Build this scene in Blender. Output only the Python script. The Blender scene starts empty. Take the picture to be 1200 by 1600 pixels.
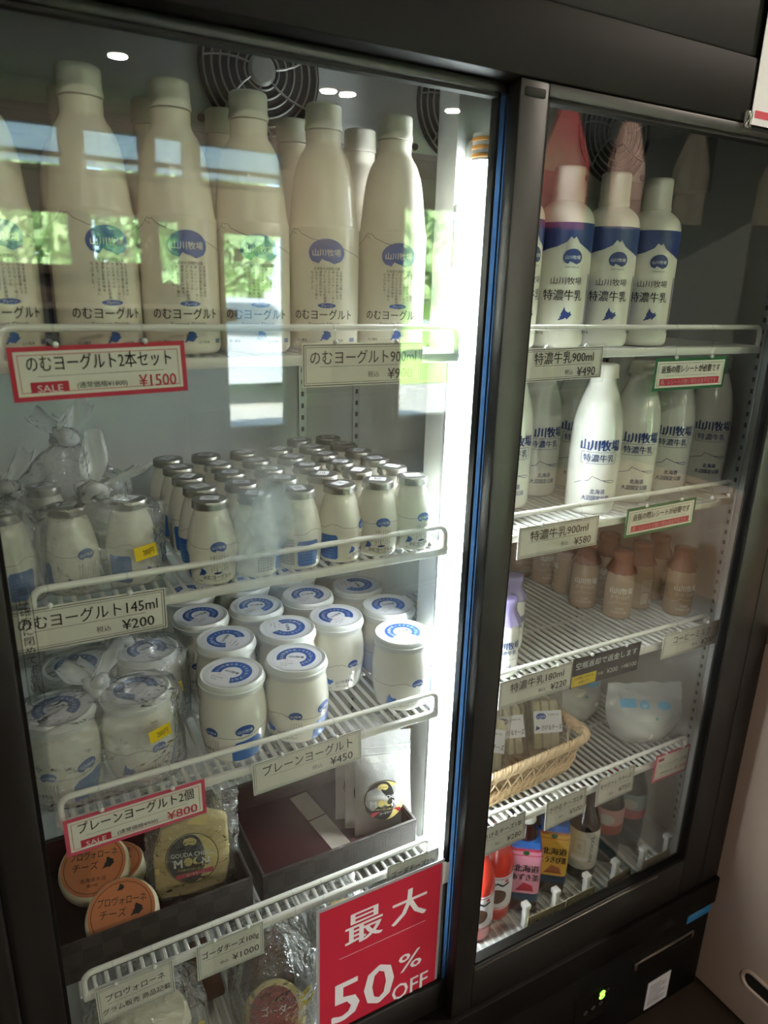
import bpy, bmesh, math, random
from mathutils import Vector, Matrix, noise
PI = math.pi
S = bpy.context.scene
COL = S.collection
rnd = random.Random(7)

# ---------------------------------------------------------------- camera
cd = bpy.data.cameras.new('camera')
cam = bpy.data.objects.new('camera', cd)
COL.objects.link(cam)
_r = Vector((0.87763, -0.47859, 0.02684)); _d = Vector((-0.12200, -0.27716, -0.95305)); _f = Vector((0.46356, 0.83315, -0.30163))
cam.matrix_world = Matrix(((_r.x, -_d.x, -_f.x, -0.5068), (_r.y, -_d.y, -_f.y, -0.7486), (_r.z, -_d.z, -_f.z, 0.3019), (0, 0, 0, 1)))
cd.sensor_fit = 'HORIZONTAL'; cd.sensor_width = 36.0; cd.lens = 33.15
cd.clip_start = 0.02; cd.clip_end = 200
cd.dof.use_dof = True; cd.dof.focus_distance = 1.0; cd.dof.aperture_fstop = 7.0
S.camera = cam
# ---------------------------------------------------------------- light and exposure
TUBE_STRENGTH = 34.0
SKY_STRENGTH = 30.0
SUN_STRENGTH = 110.0
DOWNLIGHT_WATTS = 15.0
S.view_settings.view_transform = 'Standard'; S.view_settings.look = 'None'
S.view_settings.gamma = 1.0; S.view_settings.use_curve_mapping = False
S.view_settings.exposure = 1.25
S.cycles.transparent_max_bounces = 40
S.cycles.max_bounces = 10; S.cycles.diffuse_bounces = 4; S.cycles.glossy_bounces = 4; S.cycles.transmission_bounces = 6
S.cycles.sample_clamp_indirect = 6.0
S.cycles.caustics_reflective = False; S.cycles.caustics_refractive = False
W = bpy.data.worlds.new('sky'); S.world = W; W.use_nodes = True
wn = W.node_tree.nodes; wl = W.node_tree.links
sky = wn.new('ShaderNodeTexSky'); sky.sky_type = 'HOSEK_WILKIE'; sky.turbidity = 3.5; sky.ground_albedo = 0.4
sky.sun_direction = (0.1, 0.6, 0.79)
wl.new(sky.outputs[0], wn['Background'].inputs[0]); wn['Background'].inputs[1].default_value = SKY_STRENGTH
sl = bpy.data.lights.new('sun', 'SUN'); sl.energy = SUN_STRENGTH; sl.angle = 0.02; sl.color = (1, .95, .86)
so = bpy.data.objects.new('sun', sl); COL.objects.link(so); so.rotation_euler = (math.radians(-38), math.radians(8), 0)

# ---------------------------------------------------------------- materials
def lin(h):
    h = h.lstrip('#')
    v = [int(h[i:i + 2], 16) / 255 for i in (0, 2, 4)]
    return tuple((c / 12.92 if c <= .04045 else ((c + .055) / 1.055) ** 2.4) for c in v) + (1,)
MATS = {}
def mat(name, hexc, rough=.5, metal=0., coat=0., spec=.5, bump=None, vary=None, emit=None):
    if name in MATS: return MATS[name]
    m = bpy.data.materials.new(name); m.use_nodes = True; nt = m.node_tree
    p = nt.nodes['Principled BSDF']; c = lin(hexc) if isinstance(hexc, str) else tuple(hexc) + (1,)
    p.inputs['Base Color'].default_value = c; p.inputs['Roughness'].default_value = rough
    p.inputs['Metallic'].default_value = metal; p.inputs['Coat Weight'].default_value = coat
    p.inputs['Specular IOR Level'].default_value = spec
    if vary or bump:
        tc = nt.nodes.new('ShaderNodeTexCoord'); nz = nt.nodes.new('ShaderNodeTexNoise')
        nt.links.new(tc.outputs['Object'], nz.inputs['Vector'])
        nz.inputs['Scale'].default_value = (vary or bump)[0]; nz.inputs['Detail'].default_value = 4
    if vary:
        mx = nt.nodes.new('ShaderNodeMix'); mx.data_type = 'RGBA'
        mx.inputs['A'].default_value = c; mx.inputs['B'].default_value = lin(vary[1])
        nt.links.new(nz.outputs['Fac'], mx.inputs['Factor']); nt.links.new(mx.outputs['Result'], p.inputs['Base Color'])
    if bump:
        b = nt.nodes.new('ShaderNodeBump'); b.inputs['Strength'].default_value = bump[1]; b.inputs['Distance'].default_value = bump[2]
        nt.links.new(nz.outputs['Fac'], b.inputs['Height']); nt.links.new(b.outputs['Normal'], p.inputs['Normal'])
    if emit:
        p.inputs['Emission Color'].default_value = lin(emit[0]); p.inputs['Emission Strength'].default_value = emit[1]
    MATS[name] = m
    return m
def film(name, tint='#ffffff', ior=1.45, gain=1.0, veil=0.0, veilcol='#ffffff', rough=0.0, bump=None, through=.4):
    """thin clear sheet: what is behind shows straight through, the sheet adds a mirror image and a little haze"""
    m = bpy.data.materials.new(name); m.use_nodes = True; nt = m.node_tree; n = nt.nodes; l = nt.links
    n.remove(n['Principled BSDF']); out = n['Material Output']
    t = n.new('ShaderNodeBsdfTransparent'); t.inputs[0].default_value = lin(tint)
    g = n.new('ShaderNodeBsdfGlossy'); g.inputs['Roughness'].default_value = rough
    fr = n.new('ShaderNodeFresnel'); ge = n.new('ShaderNodeNewGeometry'); iv = n.new('ShaderNodeMix'); iv.data_type = 'FLOAT'
    iv.inputs[2].default_value = ior; iv.inputs[3].default_value = 1 / ior; l.new(ge.outputs['Backfacing'], iv.inputs[0]); l.new(iv.outputs[0], fr.inputs['IOR'])
    mul = n.new('ShaderNodeMath'); mul.operation = 'MULTIPLY'; mul.use_clamp = True; mul.inputs[1].default_value = gain
    l.new(fr.outputs[0], mul.inputs[0])
    base = t
    if veil:
        d = n.new('ShaderNodeBsdfDiffuse'); d.inputs[0].default_value = lin(veilcol)
        tr = n.new('ShaderNodeBsdfTranslucent'); tr.inputs[0].default_value = lin(veilcol)
        a = n.new('ShaderNodeMixShader'); a.inputs[0].default_value = through; l.new(d.outputs[0], a.inputs[1]); l.new(tr.outputs[0], a.inputs[2])
        mx = n.new('ShaderNodeMixShader'); mx.inputs[0].default_value = veil
        l.new(t.outputs[0], mx.inputs[1]); l.new(a.outputs[0], mx.inputs[2]); base = mx
    mx2 = n.new('ShaderNodeMixShader'); l.new(mul.outputs[0], mx2.inputs[0]); l.new(base.outputs[0], mx2.inputs[1]); l.new(g.outputs[0], mx2.inputs[2])
    if bump:
        tc = n.new('ShaderNodeTexCoord'); nz = n.new('ShaderNodeTexNoise'); nz.inputs['Scale'].default_value = bump[0]; nz.inputs['Detail'].default_value = 3
        b = n.new('ShaderNodeBump'); b.inputs['Strength'].default_value = bump[1]; b.inputs['Distance'].default_value = bump[2]
        l.new(tc.outputs['Object'], nz.inputs['Vector']); l.new(nz.outputs['Fac'], b.inputs['Height'])
        l.new(b.outputs['Normal'], g.inputs['Normal']); l.new(b.outputs['Normal'], fr.inputs['Normal'])
    l.new(mx2.outputs[0], out.inputs['Surface'])
    MATS[name] = m
    return m
M_frame = mat('dark frame metal', '#191613', .45, coat=0, bump=(900, .05, .0003))
M_black = mat('black panel', '#0c0a08', .55, spec=.2)
M_fascia = mat('fascia metal', '#110e0b', .55, spec=.12)
M_inner = mat('white liner', '#c9cbc8', .35, bump=(14, .03, .001))
M_post = mat('white painted steel', '#e2e5e2', .35)
M_zinc = mat('zinc strip', '#b9bcbb', .38, metal=.7)
M_slot = mat('slot hole', '#4a4d50', .7)
M_wire = mat('white coated wire', '#ebeae4', .35, coat=.2)
M_paper = mat('card paper', '#efebe0', .7)
M_paperw = mat('white paper', '#eceaf0', .6)
M_ink = mat('black ink', '#1d1b1a', .6)
M_inkbrown = mat('grey ink', '#55504a', .6)
M_red = mat('red ink', '#c62f47', .55)
M_pink = mat('pink border', '#d9526f', .55)
M_tealborder = mat('grey green border', '#7c8f8c', .5)
M_green = mat('green border', '#1d6b3c', .55)
M_navy = mat('navy ink', '#1c3673', .4)
M_blue = mat('logo blue', '#27529f', .4)
M_midblue = mat('panel blue', '#2f66b5', .4)
M_white = mat('white ink', '#f2f1ec', .5)
M_cream = mat('cream yogurt bottle', '#e6e0d1', .36, coat=.25)
M_small = mat('cream small bottle', '#ebe7da', .3, coat=.4)
M_jar = mat('yogurt in glass jar', '#eeebe1', .22, coat=.6)
M_milk = mat('milk bottle white', '#e9e7d8', .34, coat=.2)
M_milkg = mat('milk in glass', '#efeee4', .15, coat=.9)
M_capw = mat('white cap plastic', '#e2ded0', .42)
M_lid = mat('frosted lid', '#dfe1df', .3, coat=.3)
M_foil = mat('silver foil', '#a3a099', .33, metal=.85, bump=(260, .5, .001))
M_coffee = mat('coffee milk', '#b3967a', .16, coat=.9)
M_coffeecap = film('red brown film', '#e2b7a8', 1.45, 1.3, .24, '#a04a3a', .15, (120, .6, .002))
M_lilac = film('lilac film', '#e2def4', 1.45, 1.2, .5, '#a99cd6', .15, (120, .6, .002))
M_glass = film('door glass', '#f4f7f5', 1.72, 1.0)
M_acrylic = film('clear acrylic', '#fcfdfd', 1.35, .5, .02)
M_sleeve = film('thin clear sleeve', '#fefefe', 1.25, .6, .006)
M_knot = film('bunched bag film', '#fbfbfb', 1.5, 1.6, .42, '#ffffff', .2, (60, 1.0, .01))
M_bloom = film('bluish bloom strip', '#5b6b78', 1.4, 1.0, .75, '#3f5468', .25, through=.7)  # stands in for the tube's bloom over the dark stile
M_bag = film('thin clear bag', '#fbfbfb', 1.5, 2.2, .2, '#ffffff', .18, (45, 1.0, .02))
M_bag2 = film('clear crackly wrap', '#fbfaf6', 1.5, 2.4, .09, '#ffffff', .1, (60, 1.0, .02))
M_bagpale = film('milky pouch', '#f4f6f6', 1.5, 1.5, .58, '#f8fafa', .15, (40, .6, .008))
M_yellow = mat('yellow sticker', '#f0cf1d', .5)
M_brown = mat('dark brown leatherette', '#3a2c25', .5, bump=(420, .5, .0012))
M_maroon = mat('maroon lining', '#30090d', .6, spec=.2)
M_strip = mat('grey card', '#8d8278', .6)
M_cheese = mat('cheese', '#cdb980', .5, vary=(18, '#bfa76a'))
M_cheesepale = mat('pale cheese', '#e6dcbc', .5)
M_rind = mat('brown rind', '#5b3b28', .5)
M_orange = mat('orange label', '#bd7144', .6)
M_gold = mat('gold ink', '#d8c47a', .5)
M_silver = mat('silver pouch', '#c9c8c5', .33, metal=.55, bump=(60, .4, .004))
M_wicker = mat('wicker', '#e2cba8', .6, vary=(60, '#c8a880'), bump=(300, .3, .001))
M_redjuice = mat('red juice', '#d6392b', .12, coat=.9)
M_tea = mat('dark tea', '#3a1710', .12, coat=.9)
M_cola = mat('brown glass', '#1d0f0a', .1, coat=.9)
M_tealabel = mat('pink label', '#e79ab2', .4)
M_cornlabel = mat('yellow label', '#e6b64c', .4)
M_pet = film('clear bottle', '#c9d6da', 1.5, 1.6, .06, '#cfd8da', .03)
M_greylabel = mat('grey white label', '#d3cfc6', .5)
M_sky = mat('pale blue print', '#6fb4dc', .5)
M_chrome = mat('chrome', '#cfcac2', .18, metal=1.)
M_sticker = mat('blue sticker', '#2a7fb8', .5)
M_led = mat('green digit', '#102010', .5, emit=('#7cff3a', 3.0))
M_tube = mat('lit tube', '#ffffff', .4, emit=('#f4fbff', TUBE_STRENGTH))
M_ring = mat('orange band', '#d99a4a', .4)
M_fan = mat('grille wire', '#8d8d86', .4, metal=.3)
M_dark = mat('dark recess', '#12110f', .7)
M_cab = mat('beige steel', '#cdb7a8', .4)
M_tan = mat('tan worktop', '#a5876a', .45)

# ---------------------------------------------------------------- mesh helpers
class B:
    def __init__(s): s.bm = bmesh.new(); s.mats = []
    def idx(s, m):
        if m not in s.mats: s.mats.append(m)
        return s.mats.index(m)
    def merge(s, tb, m, flat=False):
        for f in tb.faces: f.smooth = not flat
        k = s.idx(m); me = bpy.data.meshes.new('tmp'); tb.to_mesh(me); tb.free()
        s.bm.faces.ensure_lookup_table(); n = len(s.bm.faces); s.bm.from_mesh(me); bpy.data.meshes.remove(me)
        s.bm.faces.ensure_lookup_table()
        for f in s.bm.faces[n:]: f.material_index = k
    def box(s, x0, x1, y0, y1, z0, z1, m, bev=0., mtx=None):
        t = bmesh.new(); bmesh.ops.create_cube(t, size=1)
        for v in t.verts: v.co = Vector((x0 + (v.co.x + .5) * (x1 - x0), y0 + (v.co.y + .5) * (y1 - y0), z0 + (v.co.z + .5) * (z1 - z0)))
        if bev: bmesh.ops.bevel(t, geom=t.edges[:], offset=bev, segments=2, profile=.5, affect='EDGES')
        if mtx: t.transform(mtx)
        s.merge(t, m, True); return s
    def lathe(s, prof, m, seg=36, mtx=None, wob=None):
        t = bmesh.new(); rings = []
        for r, z in prof:
            if r < 1e-6: rings.append([t.verts.new((0, 0, z))])
            else: rings.append([t.verts.new((r * (wob(a, z) if wob else 1) * math.sin(a), -r * (wob(a, z) if wob else 1) * math.cos(a), z)) for a in [2 * PI * i / seg for i in range(seg)]])
        for a, b in zip(rings, rings[1:]):
            for i in range(seg):
                j = (i + 1) % seg
                if len(a) == 1 and len(b) == 1: continue
                if len(a) == 1: t.faces.new((a[0], b[j], b[i]))
                elif len(b) == 1: t.faces.new((a[i], a[j], b[0]))
                else: t.faces.new((a[i], a[j], b[j], b[i]))
        bmesh.ops.recalc_face_normals(t, faces=t.faces[:])
        if mtx: t.transform(mtx)
        s.merge(t, m); return s
    def tube(s, pts, r, m, seg=8, closed=False):
        t = bmesh.new(); pts = [Vector(p) for p in pts]; n = len(pts); rings = []; up = None
        for i, p in enumerate(pts):
            if closed: d = (pts[(i + 1) % n] - pts[i - 1])
            else: d = (pts[min(i + 1, n - 1)] - pts[max(i - 1, 0)])
            d.normalize()
            if up is None: up = Vector((0, 0, 1)) if abs(d.z) < .9 else Vector((1, 0, 0))
            a = d.cross(up)
            if a.length < 1e-4: a = d.cross(Vector((0, 1, 0.3)))
            a.normalize(); b = a.cross(d).normalized(); up = b
            rr = r[i] if isinstance(r, (list, tuple)) else r
            rings.append([t.verts.new(p + (a * math.cos(q) + b * math.sin(q)) * rr) for q in [2 * PI * k / seg for k in range(seg)]])
        for i in range(n if closed else n - 1):
            a, b = rings[i], rings[(i + 1) % n]
            for k in range(seg): t.faces.new((a[k], a[(k + 1) % seg], b[(k + 1) % seg], b[k]))
        if not closed: t.faces.new(rings[0][::-1]); t.faces.new(rings[-1])
        bmesh.ops.recalc_face_normals(t, faces=t.faces[:])
        s.merge(t, m); return s
    def grid(s, fn, nu, nv, m, wrap=False):
        t = bmesh.new(); V = [[t.verts.new(fn(i / nu, j / nv)) for j in range(nv + 1)] for i in range(nu if wrap else nu + 1)]
        for i in range(nu):
            for j in range(nv):
                k = (i + 1) % len(V)
                t.faces.new((V[i][j], V[k][j], V[k][j + 1], V[i][j + 1]))
        s.merge(t, m); return s
    def faces(s, verts, faces, m):
        t = bmesh.new(); vs = [t.verts.new(v) for v in verts]
        for f in faces: t.faces.new([vs[i] for i in f])
        s.merge(t, m); return s
    def prism(s, pts, y0, y1, m, bev=0, mtx=None):
        t = bmesh.new(); a = [t.verts.new((x, y0, z)) for x, z in pts]; b = [t.verts.new((x, y1, z)) for x, z in pts]; n = len(pts)
        t.faces.new(a); t.faces.new(b[::-1])
        for i in range(n): t.faces.new((a[i], b[i], b[(i + 1) % n], a[(i + 1) % n]))
        bmesh.ops.recalc_face_normals(t, faces=t.faces[:])
        if bev: bmesh.ops.bevel(t, geom=t.edges[:], offset=bev, segments=2, profile=.5, affect='EDGES')
        if mtx: t.transform(mtx)
        s.merge(t, m); return s
    def mesh(s, name, smooth=35):
        me = bpy.data.meshes.new(name); s.bm.to_mesh(me); s.bm.free()
        for m in s.mats: me.materials.append(m)
        if smooth is None: me.polygons.foreach_set('use_smooth', [False] * len(me.polygons))
        elif smooth < 180: me.set_sharp_from_angle(angle=math.radians(smooth))
        me.update(); return me
    def done(s, name, parent=None, label=None, loc=(0, 0, 0), rot=(0, 0, 0), smooth=35):
        o = bpy.data.objects.new(name, s.mesh(name, smooth)); COL.objects.link(o)
        o.location = loc; o.rotation_euler = rot
        if parent: o.parent = parent
        if label: o['label'] = label
        return o
def tag(o, label=None, cat=None, group=None, kind=None):
    if label: o['label'] = label
    if cat: o['category'] = cat
    if group: o['group'] = group
    if kind: o['kind'] = kind
    return o
def thing(name, label, cat, loc=(0, 0, 0), rotz=0, group=None, rot=None):
    o = bpy.data.objects.new(name, None); COL.objects.link(o); o.empty_display_size = .02
    o.location = loc; o.rotation_euler = rot or (0, 0, rotz)
    return tag(o, label, cat, group)
def part(name, me, parent, label=None, loc=(0, 0, 0)):
    o = bpy.data.objects.new(name, me); COL.objects.link(o); o.parent = parent; o.location = loc
    if label: o['label'] = label
    return o
def dup(o, loc=None, rotz=None, label=None, group=None, parent=None):
    kids = list(o.children); c = o.copy(); COL.objects.link(c)
    if parent: c.parent = parent
    if loc is not None: c.location = loc
    if rotz is not None: c.rotation_euler = (0, 0, rotz)
    if label: c['label'] = label
    if group: c['group'] = group
    for k in kids: dup(k, parent=c)
    return c
def struct(o): o['kind'] = 'structure'; return o

# ---------------------------------------------------------------- lettering and flat print
_txt = {}
def glyphs(s):
    if s in _txt: return _txt[s]
    c = bpy.data.curves.new('lettering', 'FONT'); c.body = s; c.size = 1; c.resolution_u = 2; c.fill_mode = 'FRONT'
    o = bpy.data.objects.new('lettering', c); COL.objects.link(o); bpy.context.view_layer.update()
    m = bpy.data.meshes.new_from_object(o.evaluated_get(bpy.context.evaluated_depsgraph_get()))
    v = [(p.co.x, p.co.y) for p in m.vertices]; f = [tuple(p.vertices) for p in m.polygons]
    bpy.data.objects.remove(o); bpy.data.curves.remove(c); bpy.data.meshes.remove(m)
    xs = [p[0] for p in v] or [0]; ys = [p[1] for p in v] or [0]
    _txt[s] = (v, f, min(xs), max(xs), min(ys), max(ys)); return _txt[s]
class Ink:
    """flat print in a (u, v) plane in metres; put() lays it on a surface"""
    def __init__(s): s.items = []
    def poly(s, pts, m, layer=0, cut=True): s.items.append((list(pts), [tuple(range(len(pts)))], m, layer, cut)); return s
    def rect(s, x0, x1, y0, y1, m, layer=0): return s.poly([(x0, y0), (x1, y0), (x1, y1), (x0, y1)], m, layer)
    def ellipse(s, x, y, a, b, m, layer=0, n=36): return s.poly([(x + a * math.cos(2 * PI * i / n), y + b * math.sin(2 * PI * i / n)) for i in range(n)], m, layer)
    def band(s, pts, w, m, layer=0, closed=False):
        n = len(pts); L = []; R = []
        for i, p in enumerate(pts):
            a = pts[i - 1] if (closed or i) else pts[0]; b = pts[(i + 1) % n] if (closed or i < n - 1) else pts[-1]
            dx, dy = b[0] - a[0], b[1] - a[1]; q = math.hypot(dx, dy) or 1
            L.append((p[0] - dy / q * w / 2, p[1] + dx / q * w / 2)); R.append((p[0] + dy / q * w / 2, p[1] - dx / q * w / 2))
        F = [(i, (i + 1) % n, n + (i + 1) % n, n + i) for i in range(n if closed else n - 1)]
        s.items.append((L + R, F, m, layer, True)); return s
    def frame(s, x0, x1, y0, y1, w, m, layer=0):
        s.rect(x0, x1, y0, y0 + w, m, layer); s.rect(x0, x1, y1 - w, y1, m, layer)
        s.rect(x0, x0 + w, y0 + w, y1 - w, m, layer); s.rect(x1 - w, x1, y0 + w, y1 - w, m, layer); return s
    def arc(s, x, y, r0, r1, a0, a1, m, layer=0, n=40):
        P = [(a0 + (a1 - a0) * i / n) for i in range(n + 1)]
        V = [(x + r0 * math.cos(a), y + r0 * math.sin(a)) for a in P] + [(x + r1 * math.cos(a), y + r1 * math.sin(a)) for a in P]
        s.items.append((V, [(i, i + 1, n + 2 + i, n + 1 + i) for i in range(n)], m, layer, False)); return s
    def text(s, t, x, y, h, m, al='C', fit=None, layer=1, ang=0., bold=0):
        v, f, x0, x1, y0, y1 = glyphs(t); k = h; kx = h
        if fit and x1 > x0: kx = fit / (x1 - x0)
        ox = {'L': x0, 'C': (x0 + x1) / 2, 'R': x1}[al]
        ca, sa = math.cos(ang), math.sin(ang)
        def go(dx, layer=layer):
            P = []
            for a, b in v:
                px, py = (a - ox) * kx + dx, (b - .38) * k
                P.append((x + px * ca - py * sa, y + px * sa + py * ca))
            s.items.append((P, f, m, layer, False))
        go(0)
        if bold: go(bold, layer + .3); go(-bold, layer + .6)
        return s
    def vtext(s, t, x, ytop, h, m, layer=1, pitch=1.0):
        for i, ch in enumerate(t):
            if ch == ' ': continue
            s.text('｜' if ch == 'ー' else ch, x, ytop - (i + .5) * h * pitch, h, m, layer=layer)
        return s
    def put(s, b, fn, step=None):
        for P, F, m, layer, cut in s.items:
            t = bmesh.new(); vs = [t.verts.new((p[0], p[1], 0)) for p in P]
            for f in F:
                try: t.faces.new([vs[i] for i in f])
                except ValueError: pass
            if cut:
                bmesh.ops.triangulate(t, faces=[f for f in t.faces if len(f.verts) > 4])
                if step:
                    xs = [p[0] for p in P]; ys = [p[1] for p in P]
                    for ax, lo, hi, no in ((0, min(xs), max(xs), (1, 0, 0)), (1, min(ys), max(ys), (0, 1, 0))):
                        k = math.floor(lo / step) + 1
                        while k * step < hi:
                            co = [0, 0, 0]; co[ax] = k * step
                            bmesh.ops.bisect_plane(t, geom=t.verts[:] + t.edges[:] + t.faces[:], plane_co=co, plane_no=no); k += 1
            for v in t.verts: v.co = fn(v.co.x, v.co.y, layer)
            b.merge(t, m)
        return b
def flat(o=(0, 0, 0), ux=(1, 0, 0), uy=(0, 0, 1), gap=.0002):
    o, ux, uy = Vector(o), Vector(ux), Vector(uy); n = ux.cross(uy)
    return lambda u, v, l: o + ux * u + uy * v + n * (gap * (l + 1))
def radius_of(prof):
    def r(z):
        for (r0, z0), (r1, z1) in zip(prof, prof[1:]):
            if z0 <= z <= z1 and z1 > z0: return r0 + (r1 - r0) * (z - z0) / (z1 - z0)
        return prof[-1][0] if z > prof[-1][1] else prof[0][0]
    return r
def around(prof, R, phi=0, gap=.00035):
    rf = radius_of(prof)
    def fn(u, v, l):
        r = rf(v) + gap * (l + 1); a = phi + u / R
        return Vector((r * math.sin(a), -r * math.cos(a), v))
    return fn
def soft(prof, n=3):
    """round the corners of a lathe profile a little"""
    for _ in range(n):
        q = [prof[0]]
        for (a, b), (c, d) in zip(prof, prof[1:]): q += [(a * .75 + c * .25, b * .75 + d * .25), (a * .25 + c * .75, b * .25 + d * .75)]
        prof = q + [prof[-1]]
    return prof
def logo_shape(x, y, w, h):
    P = [(x + w / 2 * math.cos(a), y + h * .12 + h * .5 * math.sin(a)) for a in [math.radians(-38 + i * 256 / 26) for i in range(27)]]
    bl = P[-1]; br = P[0]
    P += [(x - w * .22, y - h * .27), (x - w * .13, y - h * .10), (x - w * .06, y - h * .16), (x + w * .05, y - h * .2), (x + w * .2, y - h * .29)]
    return P
def logo(ink, x, y, w, col=None, h=None, sub=True):
    h = h or w * .72
    ink.poly(logo_shape(x, y, w, h), col or M_blue, 1)
    ink.text('山川牧場', x, y + h * .12, w * .2, M_white, fit=w * .78, layer=2)
    if sub: ink.text('北海道大沼国定公園', x, y - h * .45, w * .085, M_ink, fit=w * .72)
    return ink
HOK = [(-.5, -.48), (-.36, -.42), (-.28, -.3), (-.12, -.36), (.06, -.26), (.12, -.4), (.3, -.22), (.5, -.02), (.36, .06), (.42, .2), (.2, .1), (-.02, .24), (-.12, .52), (-.2, .3), (-.2, .06), (-.34, .0), (-.3, -.14), (-.42, -.2), (-.36, -.3), (-.48, -.36)]
def hokkaido(ink, x, y, w, m, layer=1): return ink.poly([(x + a * w, y + b * w) for a, b in HOK], m, layer)
def ordinal(n): return ['first', 'second', 'third', 'fourth', 'fifth', 'sixth', 'seventh', 'eighth'][n]

# ================================================================ THE SHOP
FZ = -1.165; CZ = 1.55
XL, XR, YB, YF = -3.2, 4.6, .47, -5.0
m_floor = mat('floor tile', '#3a3029', .3, vary=(3, '#463b33'))
m_wall = mat('plaster wall', '#8d7c6c', .8)
m_dark = mat('dark wall', '#2a241f', .8)
m_ceil = mat('ceiling board', '#8d867c', .8)
m_wood = mat('wood window frame', '#7b6655', .6)
struct(B().box(XL, XR, YF - .1, YB + .1, FZ - .1, FZ, m_floor).done('floor'))
struct(B().box(XL, XR, YF - .1, YB + .1, CZ, CZ + .1, m_ceil).done('ceiling'))
struct(B().box(XL, XR, YB, YB + .1, FZ, CZ, m_dark).done('wall_back'))
struct(B().box(XL - .1, XL, YF - .1, YB + .1, FZ, CZ, m_wall).done('wall_left'))
struct(B().box(XR, XR + .1, YF - .1, YB + .1, FZ, CZ, m_dark).done('wall_right'))
# window wall: solid wall with openings; each opening gets a frame and a pane
WIN = [(-2.2, -1.35, .37, .77), (-1.27, -.63, .37, .77), (-.55, .12, .37, .77), (.21, .60, .40, .77), (.67, .88, .26, .76), (1.15, 1.70, -.87, .70),
       (-2.2, -1.35, 1.0, 1.31), (-1.27, -.63, 1.0, 1.31), (-.55, .11, 1.0, 1.31), (.21, .63, 1.0, 1.31), (.68, .94, 1.0, 1.31), (1.0, 1.70, 1.0, 1.30), (2.75, 4.3, -.87, 1.0)]
xs = sorted({XL, XR} | {v for w in WIN for v in w[:2]}); zs = sorted({FZ, CZ} | {v for w in WIN for v in w[2:]})
wb = B()
for a, b in zip(xs, xs[1:]):
    run = None
    for c, d in zip(zs, zs[1:]):
        mx_, mz_ = (a + b) / 2, (c + d) / 2
        hole = any(w[0] < mx_ < w[1] and w[2] < mz_ < w[3] for w in WIN)
        if not hole: run = (run[0], d) if run else (c, d)
        if (hole or d == zs[-1]) and run:
            wb.box(a, b, YF - .1, YF, run[0], run[1], m_wall); run = None
struct(wb.done('wall_front', smooth=None))
m_blind = film('roller blind', '#ffffff', 1.01, 0, 1.0, '#ededf2', .5, through=.9)
for k, (a, b, c, d) in enumerate(WIN):
    f = B()
    for q in ((a, a + .03, c, d), (b - .03, b, c, d), (a + .03, b - .03, c, c + .03), (a + .03, b - .03, d - .03, d)): f.box(q[0], q[1], YF - .07, YF + .02, q[2], q[3], m_wood)
    if k < 5: f.box(a - .02, b + .02, YF - .08, YF + .06, c - .03, c, m_wood)
    w = struct(f.done('door_1' if k == 5 else 'window_%d' % (k + 1), smooth=None))
    B().box(a + .03, b - .03, YF - .04, YF - .034, c + .03, d - .03, M_glass).done('pane', w)
    if k >= 6 and k < 12:   # upper lights: pale blind pulled almost down, bright slit left at the bottom
        bl = B().box(a + .02, b - .02, YF - .09, YF - .086, c + .055, d, m_blind).box(a + .02, b - .02, YF - .1, YF - .085, c + .1, c + .13, m_wood)
        bl.done('blind', w, smooth=None)
# outside
struct(B().box(-14, 16, -30, YF - .1, FZ - .2, FZ - .06, mat('concrete forecourt', '#c9c6bf', .85, vary=(2, '#bdb9b0'))).done('ground_outside'))
struct(B().box(-14, 16, -30, -9.6, FZ - .05, FZ - .02, mat('lawn green', '#6f8f4a', .9, vary=(6, '#88a85a'))).done('lawn_outside'))
def leafmesh(seed, n, rx, ry, rz, size, m):
    r = random.Random(seed); V = []; F = []
    for _ in range(n):
        while True:
            p = Vector((r.uniform(-1, 1), r.uniform(-1, 1), r.uniform(-1, 1)))
            if .25 < p.length < 1: break
        c = Vector((p.x * rx, p.y * ry, p.z * rz)); u = Vector((r.gauss(0, 1), r.gauss(0, 1), r.gauss(0, 1))).normalized(); w = u.orthogonal().normalized()
        k = len(V); V += [c + u * size, c + w * size * .6, c - u * size, c - w * size * .6]; F.append((k, k + 1, k + 2, k + 3))
    return B().faces(V, F, m).mesh('leaves', None)
m_leaf = [mat('leaf a', '#8ea676', .6), mat('leaf b', '#a3b78c', .6), mat('leaf c', '#7d9a70', .6)]
m_bark = mat('bark', '#5c4a3a', .9)
for k, (x, y, rx, rz, lab) in enumerate([(-4.2, -11, 1.9, 1.9, 'round green tree outside, furthest from the shop door'), (-.5, -12.5, 1.7, 2.1, 'tall pale green tree outside, between two darker ones'),
                                         (2.9, -13, 1.6, 1.9, 'dark green tree outside, behind the parked car'), (6.4, -12.5, 1.7, 1.9, 'light green tree outside, opposite the shop door'), (10.2, -11.5, 2.0, 2.0, 'broad green tree outside, beyond the shop door')]):
    t = thing('leafy_tree', lab, 'tree', (x, y, FZ - .02), group='trees outside the windows')
    part('crown', leafmesh(k, 4200, rx, 1.4, rz, .15, m_leaf[k % 3]), t, loc=(0, 0, 2.3))
    B().tube([(0, 0, 0), (.03, 0, 1), (0, .05, 2.2)], [.14, .1, .05], m_bark).done('trunk', t)
car = thing('parked_car', 'white car parked outside on the forecourt, in front of the trees', 'car', (2.1, -9.0, FZ - .06))
m_car = mat('car white', '#dfe7f0', .25, coat=.8); m_cglass = mat('car glass', '#2b3a48', .1)
B().prism([(-1.8, .3), (1.8, .3), (1.85, .75), (1.3, .85), (.7, 1.35), (-1.0, 1.4), (-1.7, .95), (-1.85, .7)], -.8, .8, m_car, .04).done('body', car)
B().prism([(.62, 1.3), (1.12, .9), (-1.45, .95), (-.95, 1.33)], -.815, .815, m_cglass, .01).done('window', car)
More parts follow.
